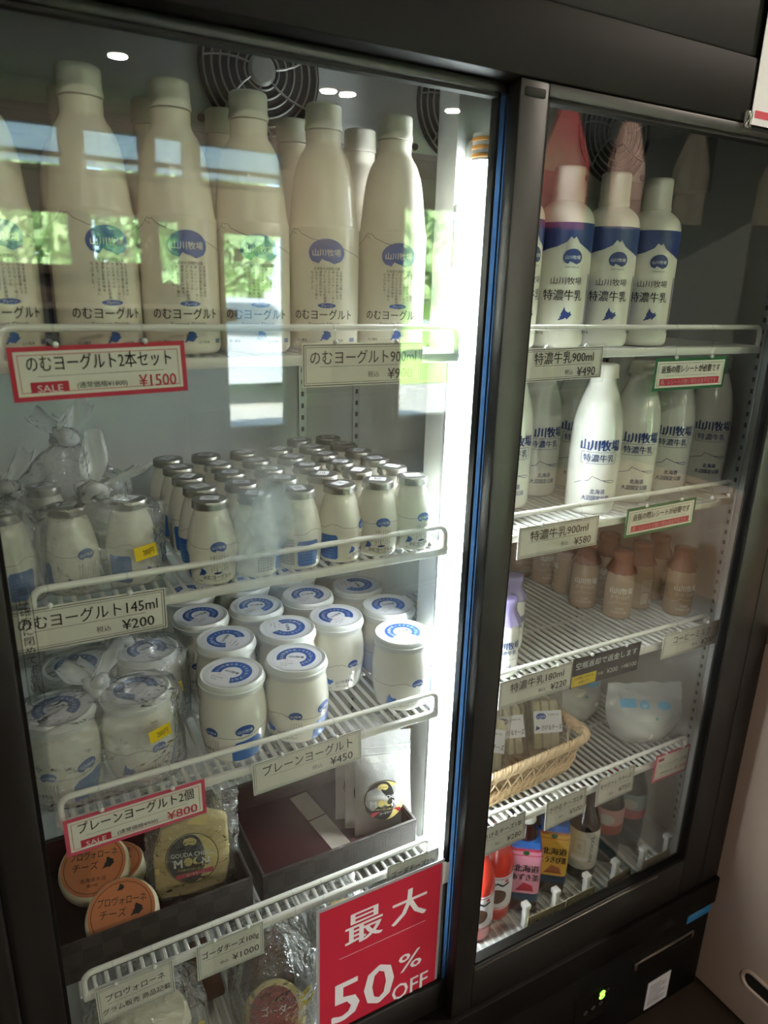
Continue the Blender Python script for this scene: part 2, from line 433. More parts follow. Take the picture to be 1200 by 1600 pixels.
for x in (-1.15, 1.15):
    for y in (-.75, .75):
        B().lathe([(0, -.1), (.3, -.1), (.32, -.06), (.32, .06), (.3, .1), (0, .1)], M_black, 20, Matrix.Translation((x, y, .32)) @ Matrix.Rotation(PI / 2, 4, 'X')).done('wheel', car)
# room lamps
for k, (x, y, lab) in enumerate([(.36, -4.18, 'round ceiling downlight nearest the narrow window'), (1.69, -4.17, 'round ceiling downlight in front of the door, first of the twin pair'), (1.83, -4.17, 'round ceiling downlight in front of the door, second of the twin pair'),
                                 (2.66, -4.14, 'round ceiling downlight beyond the shop door'), (-1.2, -2.4, 'round ceiling downlight over the middle of the shop'), (1.75, -.85, 'round ceiling downlight added out of view to light the hanging aprons')]):  # last downlight is an addition that lights the aprons from the front
    t = thing('ceiling_downlight', lab, 'ceiling light', (x, y, CZ), group='ceiling downlights')
    B().lathe([(.05, 0), (.065, 0), (.065, -.008), (.05, -.006)], M_white, 24).done('trim_ring', t)
    B().lathe([(0, -.003), (.05, -.003), (.05, 0), (0, 0)], mat('lamp disc', '#ffffff', .5, emit=('#ffe9cc', 14.0)), 24).done('lamp', t)
    l = bpy.data.lights.new('downlight', 'AREA'); l.shape = 'DISK'; l.size = .1; l.energy = DOWNLIGHT_WATTS; l.color = (1, .88, .74)
    lo = bpy.data.objects.new('downlight_glow', l); COL.objects.link(lo); lo.parent = t; lo.location = (0, 0, -.012)
# aprons on a hanging rail, seen only as a mirror image in the right door
ra = thing('hanging_rail', 'dark hanging rail carrying aprons in the middle of the shop', 'rail', (1.5, -1.7, 1.02))
B().tube([(0, 0, 0), (2.2, 0, 0)], .012, M_black).tube([(.1, 0, 0), (.1, 0, CZ - 1.02)], .008, M_black).tube([(2.1, 0, 0), (2.1, 0, CZ - 1.02)], .008, M_black).done('rail', ra)
def apron(x, w, h, col, lab, seed):
    m = mat('cloth ' + col, col, .8); t = thing('hanging_apron', lab, 'apron', (x, -1.7, 1.0), group='aprons on the hanging rail')
    b = B(); b.grid(lambda u, v: Vector(((u - .5) * w * (.35 + .65 * min(1, v * 2.5)), .02 * math.sin(u * 14 + seed) * v + .012, -.03 - v * h)), 18, 12, m)
    b.grid(lambda u, v: Vector(((u - .5) * w * (.35 + .65 * min(1, v * 2.5)), .02 * math.sin(u * 14 + seed) * v - .012, -.03 - v * h)), 18, 12, m)
    b.done('cloth', t); B().tube([(-w * .17, 0, -.03), (0, 0, .02), (w * .17, 0, -.03)], .004, m).done('neck_loop', t)
apron(1.56, .24, .42, '#d9666a', 'salmon red apron hanging at the end of the rail', 1); apron(1.9, .2, .4, '#eccabf', 'pale pink apron hanging beside the red one', 2)
apron(2.3, .22, .36, '#8d8679', 'grey apron hanging in the middle of the rail', 3); apron(2.9, .22, .33, '#9b937f', 'khaki apron hanging at the far end of the rail', 4)

iu = thing('added_shade_block', 'dark shelf-like block added behind the camera to shade the lower refrigerator', 'shelf', (-.75, -2.1, FZ))  # block added to cut daylight and darken the left door's reflection
B().box(-1.0, 1.0, -.25, .25, 0, 1.34, m_dark, .004).done('body', iu); B().box(-1.03, 1.03, -.28, .28, 1.34, 1.38, m_wood, .004).done('top', iu)
# beige unit to the right of the refrigerator
cb = thing('freezer_cabinet', 'beige low cabinet with tan top standing against the refrigerator', 'cabinet', (.708, -.5, FZ))
B().box(0, .8, -.62, .9, .02, .85, M_cab, .006).box(.03, .78, -.58, .88, 0, .02, M_black).done('body', cb)
B().box(-.002, .82, -.63, .9, .851, .889, M_tan, .004).done('top', cb)
hb = B(); L = [(-.0015, .33 + dy, .135 + dz) for dy, dz in [(.02 * math.cos(a) + (.0 if math.cos(a) > 0 else -.22), .02 * math.sin(a)) for a in [2 * PI * i / 24 for i in range(24)]]]
hb.tube(L, .004, M_cab, 6, True); hb.faces([(-.0012, p[1], p[2]) for p in L], [tuple(range(24))], M_dark); hb.done('recessed_handle', cb)

# ================================================================ THE REFRIGERATOR
X0, X1 = -.585, .700
fr = thing('display_refrigerator', 'large dark sliding-door display refrigerator stocked with dairy goods', 'refrigerator', (0, 0, 0))
IL, IR, IB, IT, IF = -.55, .689, .40, .64, -.825
B().box(X0, IL, -.03, .43, FZ + .1, .76, M_black, .002).done('side_panel', fr)
B().box(IR, X1, -.03, .43, FZ + .1, .76, M_black, .002).done('side_panel', fr)
B().box(IL, IL + .003, .0, IB, IF, IT, M_inner).done('inner_wall', fr); B().box(IR - .003, IR, .0, IB, IF, IT, M_inner).done('inner_wall', fr)
B().box(IL, IR, IB, .43, IF, IT, M_inner).done('back_panel', fr)
B().box(IL, IR, .0, .43, IF - .09, IF - .0, M_inner).done('inner_floor', fr)
B().box(IL, IR, .0, .43, IT, .76, M_inner).done('inner_ceiling', fr)
B().box(X0, X1, -.058, -.0, .597, .76, M_black, .003).done('top_cover', fr)
B().box(X0, X1, -.062, -.004, .522, .5965, M_fascia, .003).done('fascia', fr)
B().box(X0, -.5665, -.06, .0, -.85, .522, M_frame, .003).done('door_jamb', fr); B().box(.645, X1, -.06, .0, -.85, .522, M_frame, .003).done('door_jamb', fr)
B().box(X0, X1, -.068, .0, -.915, -.8495, M_fascia, .004).done('sill', fr)
bp = B().box(X0 + .005, X1 - .003, -.06, -.02, FZ + .02, -.915, M_black, .002)
for i in range(14): bp.box(-.02 + i * .012 , -.015 + i * .012, -.0605, -.058, -1.13, -1.0, M_dark)
base = bp.done('base_panel', fr)
B().box(X0 + .04, X1 - .04, -.03, .4, FZ, FZ + .1, M_dark).done('plinth', fr)
# small fittings on the base panel
pn = B().box(.325, .415, -.0612, -.0595, -1.06, -.985, mat('control face', '#0c0b0a', .25), .001)
ik = Ink(); ik.text('8', .395, -1.004, .03, M_led, bold=.0008)
for q in ((.355, -1.03), (.375, -1.028), (.395, -1.027), (.408, -1.0)): ik.ellipse(*q, .005, .005, M_inkbrown); ik.ellipse(*q, .003, .003, M_black, 1)
ik.put(pn, flat((0, -.0612, 0))); pn.done('control_panel', base, smooth=None)
B().box(.475, .65, -.066, -.058, -.988, -.968, M_chrome, .003).box(.482, .643, -.0668, -.065, -.984, -.972, M_black, .001).done('name_bar', base)
st = B().box(.535, .603, -.0608, -.0598, -1.133, -1.058, M_paperw)
ik = Ink()
for i in range(9): ik.rect(.542, .542 + (.05 if i % 3 else .035), -1.072 - i * .0062, -1.0705 - i * .0062, M_inkbrown if i else M_ink)
ik.frame(.545, .575, -1.128, -1.118, .0006, M_ink)
ik.put(st, flat((0, -.0608, 0))); st.done('rating_label', base, smooth=None)
bs = B().box(.625, .698, -.0608, -.0598, -.945, -.895, M_sticker)
ik = Ink()
for i in range(4): ik.rect(.632, .668 + .01 * (i % 2), -.912 - i * .007, -.91 - i * .007, M_sky)
ik.ellipse(.683, -.91, .007, .006, M_white); ik.ellipse(.683, -.91, .004, .004, M_sticker, 1)
ik.put(bs, flat((0, -.0609, 0))); bs.done('blue_sticker', fr, smooth=None)
# evaporator housing and its fans
ev = B().prism([(IL, .485), (IR, .485), (IR, IT), (IL, IT)], .205, .25, M_inner, .002).box(IL, IR, .25, IB, .485, .50, M_inner).done('evaporator_cover', fr)
for x in (-.17, .132, .434):
    f = B(); f.lathe([(.0, .0), (.076, .0), (.078, .004), (.073, .006), (.0, .006)], M_dark, 40, Matrix.Translation((x, .204, .553)) @ Matrix.Rotation(PI / 2, 4, 'X'))
    for k in range(6): f.tube([(x + r * math.cos(a), .196, .553 + r * math.sin(a)) for r in [.022 + k * .0102] for a in [2 * PI * i / 40 for i in range(40)]], .0013, M_fan, 6, True)
    for k in range(7):
        a0 = 2 * PI * k / 7; f.tube([(x + r * math.cos(a0 + r * 5), .1955, .553 + r * math.sin(a0 + r * 5)) for r in (.018, .03, .045, .06, .074)], .0014, M_fan, 6)
    g = f.done('fan_guard', fr)
    B().lathe([(0, .0), (.017, .0), (.018, .003), (.014, .006), (0, .0065)], M_fan, 24, Matrix.Translation((x, .199, .553)) @ Matrix.Rotation(PI / 2, 4, 'X')).done('hub', g)
    for dx, dz in ((-.075, -.06), (.075, -.06), (.07, .06)):
        B().lathe([(0, 0), (.005, 0), (.004, .003), (0, .0035)], M_slot, 12, Matrix.Translation((x + dx, .205, .553 + dz)) @ Matrix.Rotation(PI / 2, 4, 'X')).done('screw', g)
# centre post, slotted shelf strips, the lit tube
B().box(.028, .092, .055, .10, IF, IT, M_post, .002).box(.09, .10, .03, .10, IF, IT, M_post, .001).done('centre_post', fr)
def strip(x, y, sx=1, horiz=True):
    b = B()
    if horiz: b.box(x, x + .014, y - .004, y, -.80, .405, M_zinc, .0008)
    else: b.box(x - .0035, x, y - .007, y + .007, -.80, .405, M_zinc, .0008)
    for i in range(58):
        z = .39 - i * .0205
        if horiz: b.box(x + .0045, x + .0095, y - .0045, y - .0035, z - .004, z + .004, M_slot)
        else: b.box(x - .004, x - .003, y - .0025, y + .0025, z - .004, z + .004, M_slot)
    return b.done('shelf_strip', fr, smooth=None)
strip(.030, .055); strip(IR - .003, .05, horiz=False); strip(.060, IB - .0); strip(-.045, IB); strip(IL + .004, IB); strip(IR - .02, IB)
b = B().box(IL + .003, IL + .0065, .043, .057, -.80, .405, M_zinc, .0008)
for i in range(58): b.box(IL + .006, IL + .007, .0475, .0525, .386 - i * .0205, .394 - i * .0205, M_slot)
b.done('shelf_strip', fr, smooth=None)
lx, ly = .053, .030
B().lathe([(0, -.74), (.0155, -.74), (.0155, .452), (0, .452)], M_tube, 28, Matrix.Translation((lx, ly, 0))).done('lamp_tube', fr)
for z0, z1 in ((.452, .482), (-.765, -.74)):
    e = B().lathe([(0, z0), (.0158, z0), (.0158, z1), (0, z1)], M_post, 28, Matrix.Translation((lx, ly, 0)))
    for k in range(3): e.lathe([(.0158, z0 + .003 + k * .009), (.0168, z0 + .004 + k * .009), (.0168, z0 + .007 + k * .009), (.0158, z0 + .008 + k * .009)], M_ring, 28, Matrix.Translation((lx, ly, 0)))
    e.done('lamp_end_band', fr)
    B().box(lx - .012, lx + .014, ly + .012, .056, z0 + .002, z1 - .004, M_post, .003).done('lamp_clip', fr)
# sliding doors
def door(name, x0, x1, y0, y1, z0, z1, gx0, gx1, gz0, gz1):
    sx = .0475 if name == 'left' else gx1
    d = B().box(x0, gx0, y0, y1, z0, z1, M_frame, .0025).box(sx, x1, y0, y1, z0, z1, M_frame, .0025).box(gx0, sx, y0, y1, z0, gz0, M_frame, .002).box(gx0, sx, y0, y1, gz1, z1, M_frame, .002)
    for q in ((gx0, gx0 + .004, gz0, gz1), (gx1 - .004, gx1, gz0, gz1), (gx0, gx1, gz0, gz0 + .004), (gx0, gx1, gz1 - .004, gz1)): d.box(q[0], q[1], y0 + .003, y1 - .003, q[2], q[3], M_black)
    o = d.done('sliding_door', fr)
    yc = (y0 + y1) / 2
    B().box(gx0, gx1, yc - .0015, yc + .0015, gz0, gz1, M_glass).done('glass_pane', o, smooth=None)
    return o
dl = door('left', -.5665, .062, -.034, -.016, -.849, .5215, -.5215, .026, -.79, .5105)
dr = door('right', .030, .6445, -.060, -.038, -.849, .5215, .070, .578, -.757, .5075)
# ribbed strip added as the tube's bloom and pull groove on the door stiles
B().box(.0262, .0475, -.031, -.020, -.789, .509, M_bloom).done('bloom_strip', dl, 'bluish translucent edge seal')  # added strip that stands in for the tube's bloom
for q in (.0325, .0405): B().box(q, q + .0016, -.0325, -.0305, -.789, .509, M_frame).done('bloom_rib', dl)
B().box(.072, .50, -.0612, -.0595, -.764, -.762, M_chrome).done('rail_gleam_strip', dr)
B().box(.036, .064, -.0608, -.0598, .505, .5135, M_black, .001).done('corner_plug', dr)
# soft-edged whitish patch, broken up by noise, inside the left pane
hz = bpy.data.materials.new('whitish patch'); hz.use_nodes = True; nt = hz.node_tree; n_ = nt.nodes; n_.remove(n_['Principled BSDF'])
tcx = n_.new('ShaderNodeTexCoord'); sxz = n_.new('ShaderNodeSeparateXYZ'); nt.links.new(tcx.outputs['Generated'], sxz.inputs[0])
nzx = n_.new('ShaderNodeTexNoise'); nzx.inputs['Scale'].default_value = 24; nzx.inputs['Detail'].default_value = 3; nt.links.new(tcx.outputs['Object'], nzx.inputs['Vector'])
def soft_edge(sock, lo, hi):
    m1 = n_.new('ShaderNodeMath'); m1.operation = 'PINGPONG'; m1.inputs[1].default_value = .5; nt.links.new(sock, m1.inputs[0])
    m2 = n_.new('ShaderNodeMapRange'); m2.interpolation_type = 'SMOOTHSTEP'; m2.inputs['From Min'].default_value = lo; m2.inputs['From Max'].default_value = hi; nt.links.new(m1.outputs[0], m2.inputs['Value']); return m2.outputs[0]
ex_, ez_ = soft_edge(sxz.outputs['X'], .0, .5), soft_edge(sxz.outputs['Z'], .0, .46)
mul1 = n_.new('ShaderNodeMath'); mul1.operation = 'MULTIPLY'; nt.links.new(ex_, mul1.inputs[0]); nt.links.new(ez_, mul1.inputs[1])
mrn = n_.new('ShaderNodeMapRange'); mrn.inputs['From Min'].default_value = .3; mrn.inputs['From Max'].default_value = .65; mrn.inputs['To Min'].default_value = .02; mrn.inputs['To Max'].default_value = .46; nt.links.new(nzx.outputs['Fac'], mrn.inputs['Value'])
mr = n_.new('ShaderNodeMath'); mr.operation = 'MULTIPLY'; nt.links.new(mul1.outputs[0], mr.inputs[0]); nt.links.new(mrn.outputs[0], mr.inputs[1])
tr_ = n_.new('ShaderNodeBsdfTransparent'); df_ = n_.new('ShaderNodeBsdfTranslucent'); df2 = n_.new('ShaderNodeBsdfGlossy'); df2.inputs['Roughness'].default_value = .42; dm = n_.new('ShaderNodeMixShader'); ms_ = n_.new('ShaderNodeMixShader')
df_.inputs[0].default_value = (.9, .95, 1, 1); df2.inputs[0].default_value = (.9, .95, 1, 1)
for a, b in ((mr.outputs[0], ms_.inputs[0]), (tr_.outputs[0], ms_.inputs[1]), (df_.outputs[0], dm.inputs[1]), (df2.outputs[0], dm.inputs[2]), (dm.outputs[0], ms_.inputs[2]), (ms_.outputs[0], n_['Material Output'].inputs['Surface'])): nt.links.new(a, b)
B().box(-.335, -.175, -.0232, -.0230, -.075, .175, hz).done('white_patch', dl, 'misty white patch on the inside of the glass', smooth=None)
# small notice on the left pane
nt_ = B(); ik = Ink()
ik.vtext('扉は確実に閉めて下さい。', 0, 0, .0104, M_dark, pitch=1.02)
P = [(-.0068, .004), (.0068, .004), (.0068, -.128), (.005, -.132), (0, -.1335), (-.005, -.132), (-.0068, -.128)]
ik.band(P, .0006, M_ink, 0, True)
ik.put(nt_, flat((-.506, -.0266, .015)))
nt_.done('door_notice', dl, 'black vertical lettering on clear film', smooth=None)

# ================================================================ SHELVES
def shelf(x0, x1, dk, name, label, fence=True, depth=.375):
    t = thing('wire_shelf', label, 'wire shelf', (0, 0, dk), group='white wire shelves')
    b = B(); n = int(round((x1 - x0) / .0145))
    for i in range(n + 1):
        x = x0 + (x1 - x0) * i / n
        b.tube([(x, .004, -.0035), (x, depth, -.0035)], .0028, M_wire, 6)
    for y in (.15, depth - .01): b.tube([(x0, y, -.009), (x1, y, -.009)], .003, M_wire, 6)
    b.done('deck', t)
    b = B().box(x0 - .001, x1 + .001, -.004, .004, -.0115, 0, M_wire, .0025)
    b.done('front_bar', t)
    if fence:
        b = B(); r = .012; h = .030
        b.tube([(x0 + .002, 0, -.004), (x0 + .002, 0, h - r)] + [(x0 + .002 + r - r * math.cos(a), 0, h - r + r * math.sin(a)) for a in (.4, .8, 1.2)] + [(x0 + .002 + r, 0, h)]
               + [(x1 - .002 - r, 0, h)] + [(x1 - .002 - r + r * math.sin(a), 0, h - r + r * math.cos(a)) for a in (.4, .8, 1.2)] + [(x1 - .002, 0, h - r), (x1 - .002, 0, -.004)], .0038, M_wire, 10)
        b.done('front_fence', t)
    for x in (x0, x1):
        B().tube([(x, 0, -.0035), (x, depth, -.0035)], .0042, M_wire, 8).done('side_wire', t)
    for x in (x0, x1): 
        s = -1 if x == x0 else 1; 
        B().box(x - .003 if s > 0 else x - .045, x + (.045 if s > 0 else .003), .04, .046, -.016, -.008, M_zinc, .001).done('shelf_bracket', t)
    return t
D1, D2, D3, D4, D5 = .228, -.031, -.286, -.5485, -.8205
names = ['top', 'second', 'third', 'fourth', 'bottom']
for i, dk in enumerate((D1, D2, D3, D4, D5)):
    shelf(-.500, .008, dk, '', ['white wire shelf under the tall drinking yogurt bottles', 'white wire shelf under the small foil-capped bottles', 'white wire shelf under the yogurt jars', 'white wire shelf under the brown trays', 'white wire shelf at the bottom behind the red poster'][i], i < 4)
    shelf(.096, .604, dk, '', ['white wire shelf under the blue-banded milk bottles', 'white wire shelf under the glass milk bottles', 'white wire shelf under the coffee milk bottles', 'white wire shelf under the wicker basket', 'white wire shelf at the bottom under the juice bottles'][i], i < 4)

# ================================================================ DAIRY GOODS
PARA = ['北海道大沼駒ヶ岳の', '天然水を毎日飲んで', '育ったジャージー牛と', 'ホルスタインの', 'ブレンドした牛乳使用。', '濃厚な生乳の味を', '私がそーっと丁寧に', '仕上げました。']
def face(x, y, add=0.):
    """turn a label towards the aisle"""
    return math.atan2(-.5068 - x, .7486 + y) * 1.0 + add
# ---- tall drinking yogurt bottle
P_TALL = [(0, 0), (.035, 0), (.0395, .004), (.0415, .010), (.0415, .134), (.0414, .1375), (.0402, .139), (.039, .146), (.0358, .178), (.033, .196), (.0275, .212), (.0210, .221), (.0195, .226), (.0198, .230), (.0198, .241), (0, .241)]
def tall_parts():
    body = B().lathe(soft(P_TALL, 1), M_cream, 48).mesh('yogurt_bottle_body', 60)
    cap = B().lathe([(0, .2655), (.018, .2655), (.0197, .264), (.0201, .262), (.0203, .2455), (.021, .2445), (.021, .2395), (.0195, .239)], M_capw, 44, wob=lambda a, z: 1 + .006 * math.sin(a * 44) * (z < .262)).mesh('yogurt_bottle_cap', 45)
    ik = Ink()
    ik.band([(-.062, .1150), (-.05, .1185), (-.043, .122), (-.037, .1285), (-.034, .1265), (-.031, .1275), (-.026, .1225), (-.012, .1165), (.006, .113), (.02, .109), (.034, .104), (.052, .0995)], .0005, M_ink, 0)
    ik.band([(-.040, .126), (-.037, .1225), (-.0355, .124), (-.033, .1215)], .0004, M_ink, 0)
    logo(ik, .004, .099, .041)
    for k, c in enumerate(PARA): ik.vtext(c, .0205 - k * .0047, .0835, .0034, M_ink, pitch=1.03)
    ik.poly([(.004 + .0105 * math.cos(a) * (1) , .0455 + .0028 * math.sin(a)) for a in [2 * PI * i / 24 for i in range(24)]], M_blue, 0); ik.text('プレーン', .004, .0455, .0034, M_white)
    ik.text('のむヨーグルト', .0, .0355, .0125, M_ink, fit=.071, bold=.00012); ik.text('Yogurt Drink', .001, .0255, .0045, M_inkbrown, fit=.038)
    hokkaido(ik, .003, .0125, .0135, M_blue, 0)
    ik.text('はっ酵乳', -.026, .0065, .0036, M_ink); ik.text('山川牧場', .017, .0065, .0034, M_inkbrown); ik.rect(.034, .043, .005, .009, M_blue); ik.text('要冷蔵', .0385, .007, .0028, M_white)
    ik.rect(-.098, -.072, .010, .088, M_navy)      # ingredients panel round the side
    for k in range(11): ik.rect(-.118, -.102, .03 + k * .005, .0312 + k * .005, M_inkbrown)
    lab = ik.put(B(), (lambda g: lambda u, v, l: g(u, v + .0075, l))(around(P_TALL, .0415)), .006).mesh('yogurt_bottle_print', None)
    return body, cap, lab
tb, tc_, tl = tall_parts()
tallx = [-.055, -.147, -.234, -.316, -.400, -.495]
for row, y in ((0, .062), (1, .155)):
    for k, x in enumerate(tallx):
        lab = ('tall cream drinking yogurt bottle, %s from the lamp, front row of the top shelf' if row == 0 else 'tall cream drinking yogurt bottle half hidden behind the %s front bottle from the lamp') % ordinal(k)
        t = thing('drinking_yogurt_bottle', lab, 'bottle', (x + (.0 if row else 0), y, D1), face(x, y, [.12, .0, .10, .14, .22, .2][k] + row * .5), 'tall drinking yogurt bottles')
        part('body', tb, t); part('screw_cap', tc_, t, 'off-white ribbed cap'); part('printed_label', tl, t)
# ---- small foil-capped bottle
P_SM = [(0, 0), (.0225, 0), (.0258, .003), (.0268, .010), (.0283, .030), (.0287, .042), (.028, .048), (.0262, .058), (.0232, .072), (.0198, .082), (.0180, .087), (.0178, .093), (0, .093)]
def small_parts():
    body = B().lathe(soft(P_SM, 1), M_small, 36).mesh('small_bottle_body', 60)
    cap = B().lathe([(0, .0985), (.017, .0985), (.0196, .098), (.0203, .0965), (.0203, .094), (.0207, .089), (.0196, .0885), (.018, .09)], M_foil, 40, wob=lambda a, z: 1 + (.035 * math.sin(a * 13) * math.sin(a * 5 + 1) if z < .093 else 0)).mesh('foil_cap', 50)
    ik = Ink(); ik.rect(-.0105, .0105, -.0078, .0078, M_paperw)
    for k in range(3): ik.rect(-.005, .005, -.003 + k * .0028, -.002 + k * .0028, M_inkbrown, 1)
    chk = ik.put(B(), flat((0, 0, .0985), (1, 0, 0), (0, 1, 0), .0003)).mesh('cap_sticker', None)
    ik = Ink(); ik.band([(-.060, .047), (-.046, .0475), (-.036, .0525), (-.033, .0515), (-.030, .0525), (-.022, .0485), (-.005, .0465), (.02, .0485), (.04, .046), (.06, .047)], .0004, M_ink)
    logo(ik, .012, .046, .019, h=.013, sub=False)
    for k, c in enumerate(PARA[:7]): ik.vtext(c, .0215 - k * .0031, .038, .0022, M_ink, pitch=1.0)
    hokkaido(ik, -.008, .018, .010, M_blue, 0)
    ik.ellipse(.010, .0162, .005, .0014, M_navy); ik.text('のむヨーグルト', .010, .0115, .0062, M_ink, fit=.034, bold=.0001); ik.text('Yogurt Drink', .012, .0075, .0024, M_inkbrown, fit=.018); ik.text('はっ酵乳', -.012, .007, .0022, M_ink)
    ik.poly([(-.054, .006), (-.030, .006), (-.028, .009), (-.028, .036), (-.030, .039), (-.054, .039), (-.056, .036), (-.056, .009)], M_midblue)
    for k in range(6): ik.rect(-.052, -.033, .011 + k * .004, .0114 + k * .004, M_sky, 1)
    for k in range(10): ik.text('製造者乳成分無脂', -.071, .040 - k * .0034, .003, M_ink, fit=.022)
    for k in range(9): ik.rect(.040 + k * .0016, .0408 + k * .0016, .008, .02, M_ink)
    ik.text('種類別はっ酵乳', .048, .032, .003, M_ink); ik.text('名称ヨーグルト', .048, .027, .003, M_ink)
    lab = ik.put(B(), around(P_SM, .0287), .006).mesh('small_bottle_print', None)
    return body, cap, chk, lab
sb, sc_, ss_, sl_ = small_parts()
def small(x, y, rz, label, group='small foil-capped yogurt bottles', z=D2, rot=None):
    t = thing('small_yogurt_bottle', label, 'bottle', (x, y, z), rz, group, rot)
    part('body', sb, t); c = part('foil_cap', sc_, t, 'silver foil cap'); part('cap_sticker', ss_, c); part('printed_label', sl_, t)
    return t
cols = [-.034, -.087, -.140, -.194, -.249, -.303]
turns = [.25, -.1, .9, 1.9, 2.9, -.15]
for r in range(6):
    for k, x in enumerate(cols):
        if r == 5 and k > 1: continue
        y = .027 + r * .0535
        lab = 'small foil-capped yogurt bottle, %s column from the lamp, %s row from the glass' % (ordinal(k), ordinal(r))
        small(x + rnd.uniform(-.002, .002), y + rnd.uniform(-.001, .001), face(x, y) + (turns[k] if r == 0 else rnd.uniform(-.6, 1.4)), lab)
# ---- yogurt jar
P_JAR = [(0, 0), (.033, 0), (.0372, .003), (.0385, .008), (.0425, .030), (.0438, .048), (.0432, .066), (.041, .082), (.0385, .092), (.0378, .097), (0, .097)]
def jar_parts():
    body = B().lathe(soft(P_JAR, 1), M_jar, 44).mesh('jar_body', 60)
    lid = B().lathe([(0, .1105), (.036, .1105), (.0375, .1115), (.0395, .1115), (.0408, .110), (.0415, .1045), (.0428, .1035), (.0428, .1015), (.0412, .101), (.0408, .0955), (.039, .095)], M_lid, 48).mesh('jar_lid', 40)
    ik = Ink(); ik.ellipse(0, 0, .0345, .0345, M_paperw, 0, 48)
    for k in range(72):
        a = 2 * PI * k / 72; ik.ellipse(.0318 * math.cos(a), .0318 * math.sin(a), .00045, .00045, M_ink, 1, 5)
    ik.arc(0, .0, .0135, .0262, math.radians(-62), math.radians(205), M_blue, 1)
    tx = '山川特濃牛乳100%ヨーグルト'
    for i, ch in enumerate(tx):
        a = math.radians(196 - i * 250 / (len(tx) - 1)); ik.text(ch, .0198 * math.cos(a), .0198 * math.sin(a), .0056, M_white, layer=2, ang=a - PI / 2)
    ik.text('山川牧場', 0, .001, .0052, M_ink, fit=.02, bold=.00012)
    ik.text('プレーン', -.0075, -.0105, .0042, M_red, fit=.012); ik.text('生乳100%使用', -.010, -.017, .003, M_inkbrown, fit=.017); ik.text('要冷蔵', -.012, -.0225, .0028, M_inkbrown)
    disc = ik.put(B(), flat((0, 0, .1107), (1, 0, 0), (0, 1, 0), .00025)).mesh('lid_print', None)
    ik = Ink(); ik.band([(-.137, .047), (-.09, .044), (-.06, .046), (-.048, .0505), (-.045, .0495), (-.042, .051), (-.03, .0455), (-.01, .042), (.015, .040), (.04, .044), (.07, .046), (.10, .046), (.137, .047)], .0005, M_ink)
    logo(ik, .022, .048, .025, h=.016)
    ik.poly([(.004, .004), (.047, .004), (.047, .034), (.044, .0345), (.041, .038), (.010, .034), (.008, .031), (.004, .029)], M_midblue)
    for k in range(6): ik.rect(.010, .038, .009 + k * .0038, .0094 + k * .0038, M_sky, 1)
    hokkaido(ik, -.062, .022, .019, M_midblue, 0); ik.text('100%生乳', -.062, .009, .0035, M_inkbrown, fit=.014)
    ik.text('山川特濃牛乳', -.035, .020, .007, M_ink, fit=.03); ik.text('プレーンヨーグルト', -.035, .012, .0056, M_ink, fit=.03)
    logo(ik, -.022, .046, .018, h=.013, sub=False)
    for k, c in enumerate(PARA[:5]): ik.vtext(c, -.014 - k * .0035, .037, .0022, M_ink)
    for k in range(8): ik.text('名称はっ酵乳原材料名', .075, .040 - k * .0036, .003, M_inkbrown, fit=.026)
    for k in range(9): ik.rect(.064 + k * .002, .0651 + k * .002, .004, .0105, M_ink)
    lab = ik.put(B(), around(P_JAR, .0438), .007).mesh('jar_print', None)
    return body, lid, disc, lab
jb, jl, jd, jp = jar_parts()
def jar(x, y, rz, label, group='plain yogurt jars', z=D3, spin=0, rot=None):
    t = thing('yogurt_jar', label, 'jar', (x, y, z), rz, group, rot)
    part('body', jb, t); l = part('lid', jl, t, 'frosted white lid'); l.rotation_euler = (0, 0, spin - rz); part('lid_label', jd, l); part('printed_label', jp, t)
    return t
JARS = [(-.282, .047, -.35, -.75, 'front jar of the yogurt jars, nearest the blue-tagged bag'), (-.193, .047, .45, -.35, 'front yogurt jar, second from the bagged jars, white lid facing up'), (-.026, .050, 1.25, .35, 'front yogurt jar nearest the lamp, set apart from the others'),
        (-.262, .140, 0, 1.0, 'yogurt jar right behind the front jar nearest the bags'), (-.172, .135, .5, -1.6, 'yogurt jar in the second row, lid print upside down'), (-.091, .140, 1.3, .6, 'yogurt jar in the second row showing the blue island print'), (.000, .140, 1.35, .2, 'yogurt jar in the second row nearest the lamp'),
        (-.274, .230, .3, .35, 'yogurt jar in the third row, nearest the bagged jars'), (-.188, .226, .2, -.1, 'yogurt jar in the third row, second from the bagged jars'), (-.100, .230, .2, .1, 'yogurt jar in the third row, second from the lamp'), (-.010, .232, .2, -1.4, 'yogurt jar in the third row, nearest the lamp'),
        (-.27, .322, .3, .4, 'yogurt jar in the last row under the wire shelf, nearest the bags'), (-.178, .318, .2, .1, 'yogurt jar in the last row, second from the bags'), (-.092, .322, .2, .1, 'yogurt jar in the last row, second from the lamp'), (-.004, .325, .2, .1, 'yogurt jar in the last row, nearest the lamp')]
for x, y, rz, sp, lab in JARS: jar(x, y, face(x, y, .1) + rz * .8, lab, spin=sp + face(x, y) * .6)
